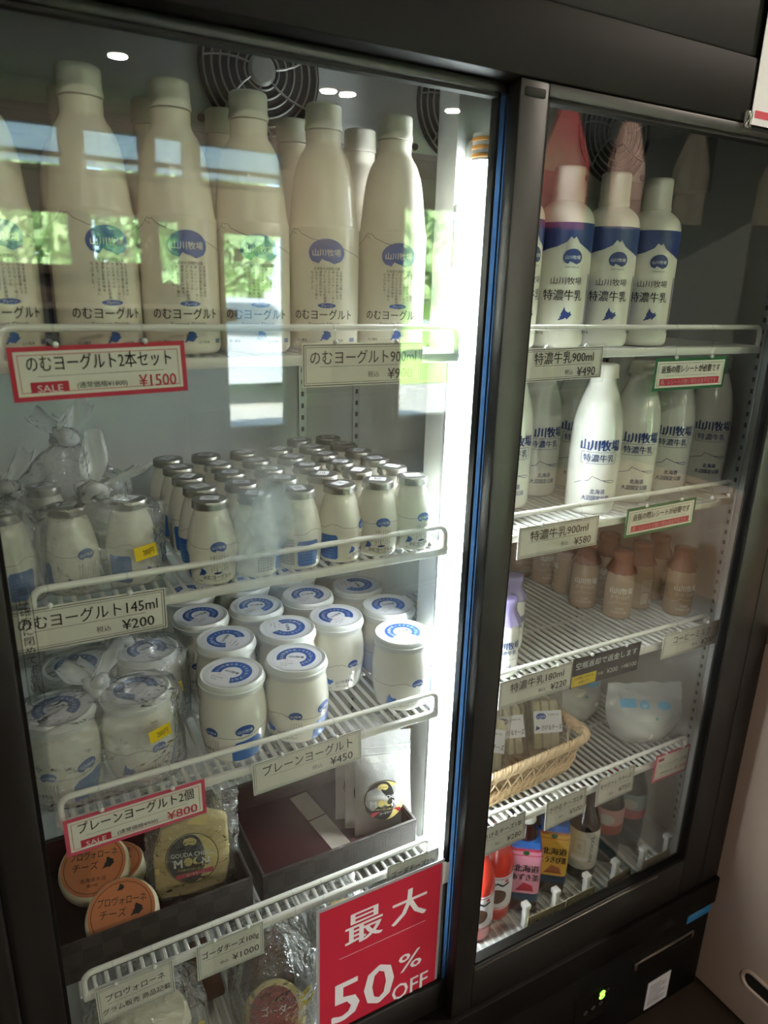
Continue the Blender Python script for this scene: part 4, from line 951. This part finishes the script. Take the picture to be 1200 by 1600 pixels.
# ---- mozzarella pouches
def mozz(x, y, rx, rz, w, h, label):
    t = thing('mozzarella_pouch', label, 'cheese', (x, y, D4 + .002), group='mozzarella pouches', rot=(rx, 0, rz))
    def sh(u, v, s):
        hw = w * (math.sqrt(max(0, 1 - (1 - min(1, v / .62)) ** 2)) ** .8 * .92 + .08) if v < .62 else w * (1 - .10 * (v - .62))
        q_ = (u - .5) * 2; b_ = .026 * max(0, 1 - abs(q_) ** 2.4) * max(0, math.sin(min(1, v / .72) * PI)) ** .7 if v < .72 else 0
        return Vector((q_ * hw, s * (b_ + .001) + .004 * noise.noise(Vector((q_ * 2.5, v * 6, s + x))), v * h + .004 * noise.noise(Vector((q_ * 3, 7, 1))) * v))
    q = B(); q.grid(lambda u, v: sh(u, v, -1), 32, 32, M_bagpale); q.grid(lambda u, v: sh(u, v, 1), 32, 32, M_bagpale); q.done('pouch_film', t, smooth=180)
    B().lathe([(0, -.036)] + [(.05 * math.sin(a), -.036 * math.cos(a)) for a in [PI * i / 16 for i in range(1, 16)]] + [(0, .036)], M_milk, 32, Matrix.Translation((0, .002, .040)) @ Matrix.Diagonal((1, .5, 1, 1))).done('cheese_ball', t)
    ik = Ink(); ik.rect(-.052, -.020, .078, .092, M_sky); ik.ellipse(.036, .080, .014, .007, M_sky); ik.poly(logo_shape(-.004, .079, .020, .016), M_sky, 1); ik.text('山川', -.004, .081, .005, M_white, layer=2)
    ik.poly([(.014, .055), (.020, .0585), (.014, .062)], mat('teal print', '#2aa79b', .5))
    for k in range(4): ik.rect(-.022, .014, .036 + k * .005, .0364 + k * .005, M_tealborder)
    ik.put(B(), lambda u, v, l: Vector((u, sh(u / (2 * w) + .5, v / h, -1).y - .0012 - .0003 * l, v)), .008).done('printed_label', t, smooth=None)
mozz(.540, .050, -.22, -.42, .078, .124, 'round-bottomed milky mozzarella pouch, the big near one by the side wall')
mozz(.470, .165, -.25, -.40, .055, .105, 'milky mozzarella pouch behind, half covered by the black card')

# ---- bottom shelf, right: drinks with lane dividers
P_JU = [(0, 0), (.029, 0), (.0325, .004), (.0335, .012), (.0335, .118), (.031, .134), (.023, .155), (.0155, .176), (.0128, .195), (.0125, .212), (0, .212)]
def juice(x, y, label):
    t = thing('juice_bottle', label, 'bottle', (x, y, D5), face(x, y, .1), 'red juice bottles')
    B().lathe(soft(P_JU, 1), M_redjuice, 40).done('body', t)
    B().lathe([(0, .222), (.0125, .222), (.0148, .22), (.015, .206), (.0125, .205)], M_white, 28).done('cap', t)
    ik = Ink(); ik.rect(-.105, .105, .030, .104, M_paperw); ik.rect(-.105, .105, .099, .1005, M_red, 1); ik.rect(-.105, .105, .033, .0345, M_red, 1)
    ik.ellipse(.004, .060, .019, .016, M_rind, 1); ik.band([(-.024, .084), (-.014, .090), (-.004, .083), (.004, .090), (.014, .084), (.027, .088)], .0045, M_ink, 1); ik.ellipse(.022, .094, .004, .003, M_red, 1)
    ik.text('MADO', .002, .042, .007, M_greylabel, fit=.03, layer=2)
    ik.put(B(), around(P_JU, .0335), .006).done('paper_label', t, smooth=None)
juice(.150, .050, 'red juice bottle foremost, cut by the door stile'); juice(.208, .070, 'red juice bottle behind the foremost one, full label showing'); juice(.150, .135, 'red juice bottle in the second row by the door stile')
def tea(x, y, col, t1, t2, label, sash):
    t = thing('tea_bottle', label, 'bottle', (x, y, D5), face(x, y, .15), 'square tea bottles')
    def sq(z0, z1, a, r, m, b, zz=None):
        pr = []
        t_ = bmesh.new(); rings = []
        for z, k in ((z0, 1), (z1, 1)) if zz is None else zz:
            rings.append([t_.verts.new((p.x * k, p.y * k, z)) for p in rrect(0, 0, a, a, r, 0, 32)])
        for p, q_ in zip(rings, rings[1:]):
            for i in range(32): t_.faces.new((p[i], p[(i + 1) % 32], q_[(i + 1) % 32], q_[i]))
        t_.faces.new(rings[0][::-1]); t_.faces.new(rings[-1]); b.merge(t_, m)
    q = B(); sq(0, 0, .031, .010, M_tea, q, [(0, .9), (.004, .98), (.012, 1), (.128, 1), (.142, .93), (.152, .82)])
    q.lathe(soft([(.024, .150), (.0225, .160), (.018, .178), (.0135, .188), (.0125, .194), (0, .194)], 1), M_tea, 32); q.done('body', t)
    B().lathe([(0, .214), (.014, .214), (.0155, .2125), (.0157, .192), (.0167, .190), (.0125, .189)], M_white, 32, wob=lambda a, z: 1 + .012 * math.sin(a * 30) * (z < .212)).done('cap', t)
    q = B(); sq(0, 0, .0315, .010, mat('tea label ' + col, col, .35, coat=.5), q, [(.028, 1), (.136, 1), (.146, .92)])
    sq(0, 0, .0318, .010, sash, q, [(.132, 1.0), (.147, .92)]); sq(0, 0, .0322, .010, M_midblue, q, [(.1455, .92), (.158, .80)])
    sq(0, 0, .0317, .010, mat('label dark foot ' + col, '#2f4660', .4), q, [(.028, 1), (.046, 1)])
    lb = q.done('wrap_label', t)
    ik = Ink(); ik.text(t1, .003, .104, .0175, M_ink, fit=.046, bold=.0006); ik.text(t2, .002, .084, .0165, M_ink, fit=.050, bold=.0006); ik.ellipse(.0, .139, .006, .005, M_green)
    ik.poly([(-.014, .052), (.002, .060), (.020, .052), (.016, .066), (.0, .072)], M_red if col == '#e79ab2' else M_orange)
    ik.put(B(), flat((0, -.0319, 0))).done('lettering', lb, smooth=None)
tea(.268, .062, '#e79ab2', '北海道', 'あずき茶', 'square tea bottle with pink label and white cap', M_red)
tea(.345, .070, '#e6b64c', '北海道', 'とうきび茶', 'square tea bottle with yellow-orange label', M_orange)
P_CO = [(0, 0), (.028, 0), (.0315, .004), (.032, .012), (.032, .122), (.029, .138), (.020, .156), (.0145, .170), (.013, .200), (.0135, .215), (0, .215)]
t = thing('coffee_bottle', 'dark glass bottle with grey-white label and vertical lettering', 'bottle', (.425, .066, D5), face(.425, .066, .1))
B().lathe(soft(P_CO, 1), M_cola, 40).done('body', t); B().lathe([(0, .224), (.013, .224), (.0148, .222), (.015, .205), (.013, .204)], M_black, 28).done('cap', t)
ik = Ink(); ik.rect(-.1, .1, .028, .118, M_greylabel); ik.text('TODUIN', .018, .078, .010, M_inkbrown, fit=.062, ang=-PI / 2, bold=.0003); ik.frame(-.018, .004, .066, .098, .0005, M_inkbrown, 1); ik.text('ミ', -.007, .082, .014, M_inkbrown); ik.rect(-.022, .012, .048, .058, M_paperw, 1)
ik.put(B(), around(P_CO, .032), .006).done('paper_label', t, smooth=None)
P_WA = [(0, 0), (.026, 0), (.031, .005), (.0315, .05), (.029, .062), (.0315, .075), (.0315, .120), (.0295, .140), (.020, .168), (.0135, .182), (.0125, .198), (0, .198)]
for k, (x, y, c1, c2) in enumerate([(.500, .075, '#d9a5a0', '#b25a4c'), (.578, .085, '#9db3bb', '#c9737c')]):
    t = thing('water_bottle', ['clear bottle with pinkish red label, second from the side wall', 'clear bottle with grey-blue label, nearest the side wall'][k], 'bottle', (x, y, D5), face(x, y), 'clear drink bottles')
    B().lathe(soft(P_WA, 1), M_pet, 36, wob=lambda a, z: 1 + .012 * math.sin(a * 8) * (z < .06)).done('body', t)
    B().lathe([(0, .212), (.0135, .212), (.0152, .21), (.0154, .194), (.0125, .193)], M_black if k else M_red, 28).done('cap', t)
    ik = Ink(); ik.rect(-.09, .09, .074, .132, mat('label ' + c1, c1, .4)); ik.rect(-.09, .09, .074, .096, mat('label ' + c2, c2, .4), 1); ik.ellipse(0, .110, .016, .012, M_greylabel, 1)
    ik.put(B(), around(P_WA, .0315), .006).done('wrap_label', t, smooth=None)
for k, x in enumerate((.236, .308, .386, .463, .540, .612)):
    t = thing('lane_divider', 'clear lane divider with white front post, %s from the door stile' % ordinal(k), 'divider', (x, .004, D5), group='lane dividers on the bottom shelf')
    B().box(-.0009, .0009, .006, .34, .0005, .05, M_acrylic).done('fin', t)
    B().box(-.005, .005, -.002, .009, .0005, .052, M_post, .002).box(-.007, .007, -.003, .012, .044, .054, M_post, .002).done('front_post', t)
B().box(.097, .604, -.009, -.006, -.006 + D5, .026 + D5, M_acrylic).done('clear_front_rail')
tag(bpy.data.objects['clear_front_rail'], 'low clear strip along the front of the bottom right shelf', 'shelf edge strip')

# ================================================================ PRICE CARDS
def card(x, z, w, h, ang, rows, label, border=M_ink, paper=M_paper, fancy=None, sleeve=True, y=-.0125, hooks=True, rail=None, badge=None, rule=None, name='price_card', group='price cards on the shelf fronts'):
    t = thing(name, label, 'price card', (x, y, z), group=group, rot=(0, math.radians(-ang), 0))
    if paper:
        q = B().box(-w / 2, w / 2, 0, .0006, -h / 2, h / 2, fancy or paper); ik = Ink(); g = .0035
        if fancy: ik.rect(-w / 2 + .0045, w / 2 - .0045, -h / 2 + .0045, h / 2 - .0045, paper, -.5); ik.frame(-w / 2 + .0075, w / 2 - .0075, -h / 2 + .0075, h / 2 - .0075, .0006, border)
        else: ik.frame(-w / 2 + .0015, w / 2 - .0015, -h / 2 + .0015, h / 2 - .0015, .0009, border); ik.frame(-w / 2 + .0042, w / 2 - .0042, -h / 2 + .0042, h / 2 - .0042, .0005, border)
        if rule is not None: ik.rect(-w * .36, w * .36, rule - .0002, rule + .0002, border if border == M_ink else M_inkbrown)
        ik.put(q, flat((0, 0, 0))); q.done('card', t, smooth=None)
        ik = Ink()
        for r in rows: ik.text(r[0], r[1], r[2], r[3], r[4] if len(r) > 4 else M_ink, al=r[5] if len(r) > 5 else 'C', fit=r[6] if len(r) > 6 else None, bold=r[7] if len(r) > 7 else 0)
        if badge: ik.rect(*badge[:4], badge[4], 0)
        ik.put(B(), flat((0, 0, 0), gap=.0003)).done('lettering', t, smooth=None)
    if sleeve: B().box(-w / 2 - .004, w / 2 + .004, -.0022, -.0014, -h / 2 - .006, h / 2 + .004, M_sleeve).box(-w * .28, w * .36, -.0032, -.0024, -h / 2 - .012, h / 2 - .004, M_sleeve).done('clear_sleeve', t, smooth=None)
    if hooks:
        top = (rail if rail is not None else z + h / 2 + .018) - z; q = B()
        for hx in (-w * .24, w * .26):
            yy = -y
            q.tube([(hx, .001, h / 2 - .002), (hx, .001, top - .004), (hx, yy - .006, top + .0035), (hx, yy, top + .0055), (hx, yy + .006, top + .001)], .0011, M_acrylic, 6)
            q.lathe([(0, -.003)] + [(.003 * math.sin(a), -.003 * math.cos(a)) for a in [PI * i / 8 for i in range(1, 8)]] + [(0, .003)], M_lid, 12, Matrix.Translation((hx, -.001, h / 2 + .001)))
        q.done('hanging_hook', t)
    return t
R1, R2, R3, R4 = D1 + .030, D2 + .030, D3 + .030, D4 + .030
def wide(x, z, ang, name_, price, label, rail, w=.155, h=.048, yen=None, **k):
    return card(x, z, w, h, ang, [(name_, -.0 , .0085, .0172, M_ink, 'C', w * k.pop('nf', .88), .0001), ('税込', w * .12, -.0115, .0075, M_inkbrown, 'R'), ('¥' + price, w * .41, -.011, .0165, M_ink, 'R', None, .0002)], label, rule=-.0015, rail=rail, **k)
def sale(x, z, ang, name_, old, price, label, rail):
    w, h = .160, .050
    return card(x, z, w, h, ang, [(name_, 0, .0095, .0165, M_ink, 'C', w * .82, .0001), ('SALE', -w * .30, -.0135, .0095, M_white, 'C', .022), ('(通常価格¥%s)' % old, -w * .01, -.0125, .0066, M_ink, 'C', .046), ('¥' + price, w * .43, -.0115, .0165, M_red, 'R', .036, .0002)], label,
                border=M_red, fancy=M_pink if price == '800' else M_red, sleeve=False, rail=rail, rule=-.0025, badge=(-w * .30 - .0165, -w * .30 + .0165, -.0175, -.0075, M_red))
sale(-.412, .219, 1.7, 'のむヨーグルト2本セット', '1800', '1500', 'red-bordered sale card reading ¥1500 on the top shelf', R1)
wide(-.128, .218, .1, 'のむヨーグルト900ml', '900', 'white price card reading ¥900 under the tall yogurt bottles', R1)
wide(.175, .211, 1.0, '特濃牛乳900ml', '490', 'white price card reading ¥490 under the blue-banded milk', R1, w=.140, h=.044, nf=.75)
wide(-.446, -.040, -.3, 'のむヨーグルト145ml', '200', 'white price card reading ¥200 in front of the bagged small bottles', R2)
wide(.200, -.041, 0, '特濃牛乳900ml', '580', 'white price card reading ¥580 under the glass milk bottles', R2, nf=.72)
wide(.187, -.286, .6, '特濃牛乳180ml', '220', 'white price card reading ¥220 under the lilac-capped bottles', R3, w=.150, nf=.72)
wide(.546, -.288, -.5, 'コーヒーミルク', '200', 'white price card reading ¥200 under the coffee milk near the side wall', R3, w=.150, nf=.66)
wide(-.200, -.298, 2.0, 'プレーンヨーグルト', '450', 'white price card reading ¥450 under the yogurt jars', R3, nf=.82, border=M_tealborder)
sale(-.418, -.302, .5, 'プレーンヨーグルト2個', '900', '800', 'pink-bordered sale card reading ¥800 under the bagged jars', R3)
for x, z, rl, lab, a in ((.433, .190, R1, 'green-bordered notice hanging from the top right shelf', .2), (.416, -.039, R2, 'green-bordered notice hanging from the second right shelf', .6)):
    w, h = .160, .048
    card(x, z, w, h, a, [('返瓶の際レシートが必要です', 0, .008, .0125, M_ink, 'C', w * .82, .0002), ('レシートが無い場合返金不可です', .006, -.0115, .0085, mat('pale red ink', '#f0a0a8', .6), 'C', w * .68), ('⚠', -w * .38, -.0115, .009, M_white)], lab, border=M_green, fancy=M_green, sleeve=False, rail=rl, rule=-.002,
         badge=(-w * .42, w * .42, -.0165, -.006, M_red), name='notice_card', group='green return notices')
w, h = .155, .054
card(.336, -.288, w, h, -1.0, [('空瓶返却で返金します', .0, .012, .0135, M_white, 'C', w * .90), ('¥200', .028, -.012, .0125, M_greylabel, 'R'), ('小瓶', .042, -.012, .007, M_greylabel), ('¥100', w * .47, -.012, .0125, M_greylabel, 'R'), ('大瓶', -.012, -.0125, .007, M_greylabel), ('店頭購入の方のみ', -.048, -.0105, .006, M_ink, 'C', .042), ('対象です', -.048, -.019, .006, M_ink, 'C', .024)],
     'black card on empty bottle refunds with a yellow corner', border=M_black, paper=mat('chalk black', '#25272a', .6), sleeve=False, rail=R3, badge=(-.0755, -.021, -.0255, -.0055, M_yellow), name='notice_card')
def smallcard(x, z, ang, t1, price, label, rail, w=.093, h=.058, **k):
    return card(x, z, w, h, ang, [(t1, 0, .010, .0125, M_ink, 'C', w * .84, .0001), ('税込', -.004, -.013, .006, M_inkbrown, 'R'), ('¥' + price, w * .42, -.012, .0150, M_ink, 'R')], label, rail=rail, rule=.0005, **k)
smallcard(-.316, -.563, -.2, 'ゴーダチーズ100g', '1000', 'small price card reading ¥1000 under the left brown tray', R4, border=M_tealborder)
card(-.440, -.566, .095, .056, 1.0, [('プロヴォローネ', 0, .010, .0125, M_ink, 'C', .072), ('グラム販売 商品記載', 0, -.011, .0105, M_ink, 'C', .084)], 'small price card without a price, hanging furthest from the lamp', rail=R4, rule=.0, border=M_tealborder)
smallcard(-.028, -.558, -1.5, 'ゴーダチーズ30g', '600', 'small price card half hidden by the red poster', R4, border=M_tealborder)
smallcard(.146, -.558, 2.0, 'さけるチーズ1本', '280', 'small price card reading ¥280 beside the door stile', R4)
smallcard(.284, -.558, 2.0, 'さけるチーズ2本', '500', 'small price card reading ¥500 under the basket', R4)
smallcard(.403, -.553, 1.5, 'モッツァレラチーズ', '750', 'small price card reading ¥750 right of the basket', R4)
w, h = .096, .060
card(.552, -.556, w, h, -1.5, [('モッツァレラチーズ2個', .002, .004, .0095, M_ink, 'C', w * .80), ('(通常価格¥1500)', -.012, -.0135, .0055, M_inkbrown, 'C', .036), ('¥1200', w * .44, -.0125, .0125, M_red, 'R')], 'pink-bordered small card under the mozzarella pouches', border=M_pink, fancy=M_pink, rail=R4, badge=(-w * .42, -w * .42 + .016, .014, .0205, M_red), rule=-.003, sleeve=False)
M_cardy = mat('yellowish card', '#e6d9ac', .7)
for k, (x, wd, t1, pr, lab) in enumerate([(.267, .090, 'あずき茶', '198', 'yellowish price card below the pink tea bottle'), (.352, .072, 'とうきび茶', '198', 'yellowish price card below the yellow tea bottle'), (.454, .062, 'コーヒー', '350', 'yellowish tilted price card below the dark glass bottle'), (.556, .078, '天然水', '150', 'yellowish price card at the side wall end of the bottom shelf')]):
    card(x, -.800, wd, .050, (-3, 0, 8, 1)[k], [(t1, 0, .007, .0115, M_ink, 'C', wd * .62), ('¥' + pr, wd * .40, -.012, .0115, M_ink, 'R')], lab, paper=M_cardy, sleeve=False, hooks=False, y=-.0135, rule=-.001, border=M_inkbrown)
for x, z, rl, lab in ((-.049, -.042, R2, 'empty clear card holder on the second shelf near the lamp'), (.556, -.042, R2, 'empty clear card holder on the second right shelf near the side wall'), (-.200, -.575, R4, 'empty clear card holder beside the red poster')):
    card(x, z, .086, .044, 2, [], lab, paper=None, rail=rl, name='card_holder', group='empty card holders')
# ---- red poster on the left pane
po = thing('sale_poster', 'red laminated poster reading 50% OFF on the left door pane', 'poster', (-.089, -.0285, -.691))
pw, phh = .105, .149
B().box(-pw - .003, pw + .003, 0, .0009, -phh - .003, phh + .003, mat('laminate edge', '#a9a7ab', .25, coat=.5)).done('laminate', po, smooth=None)
ik = Ink(); ik.rect(-pw + .002, pw - .002, -phh + .002, phh - .002, mat('poster red', '#c0263f', .4), 0)
ik.text('最', -.031, .092, .066, M_paperw, bold=.0016); ik.text('大', .047, .092, .066, M_paperw, bold=.0016); ik.rect(-.072, .078, .0445, .0452, M_paperw, 1)
ik.text('50', -.030, -.038, .112, M_paperw, fit=.105, bold=.0018); ik.text('%', .053, -.022, .052, M_paperw, fit=.042, bold=.0006); ik.text('OFF', .055, -.078, .046, M_paperw, fit=.066, bold=.0005)
ik.text('※表示価格は割引後の価格です', .0, -.118, .016, M_paperw, fit=.17)
ik.put(B(), flat((0, 0, 0), gap=.0004)).done('printed_sheet', po, smooth=None)
B().box(.104, .116, -.003, .0008, .105, .145, M_post, .001).done('white_clip', po)
# ---- sheet taped to the fascia
ps = thing('taped_notice', 'white notice with red border taped to the dark fascia', 'notice', (.512, -.0635, .62))
B().box(-.105, .105, -.0008, 0, -.1, .2, M_paperw).done('paper', ps, smooth=None)
ik = Ink(); ik.rect(-.099, .099, -.092, -.083, M_red); ik.put(B(), flat((0, -.0008, 0))).done('red_border', ps, smooth=None)
B().box(-.118, -.103, -.0014, -.0009, -.105, -.085, M_bag2).done('tape', ps, smooth=None)
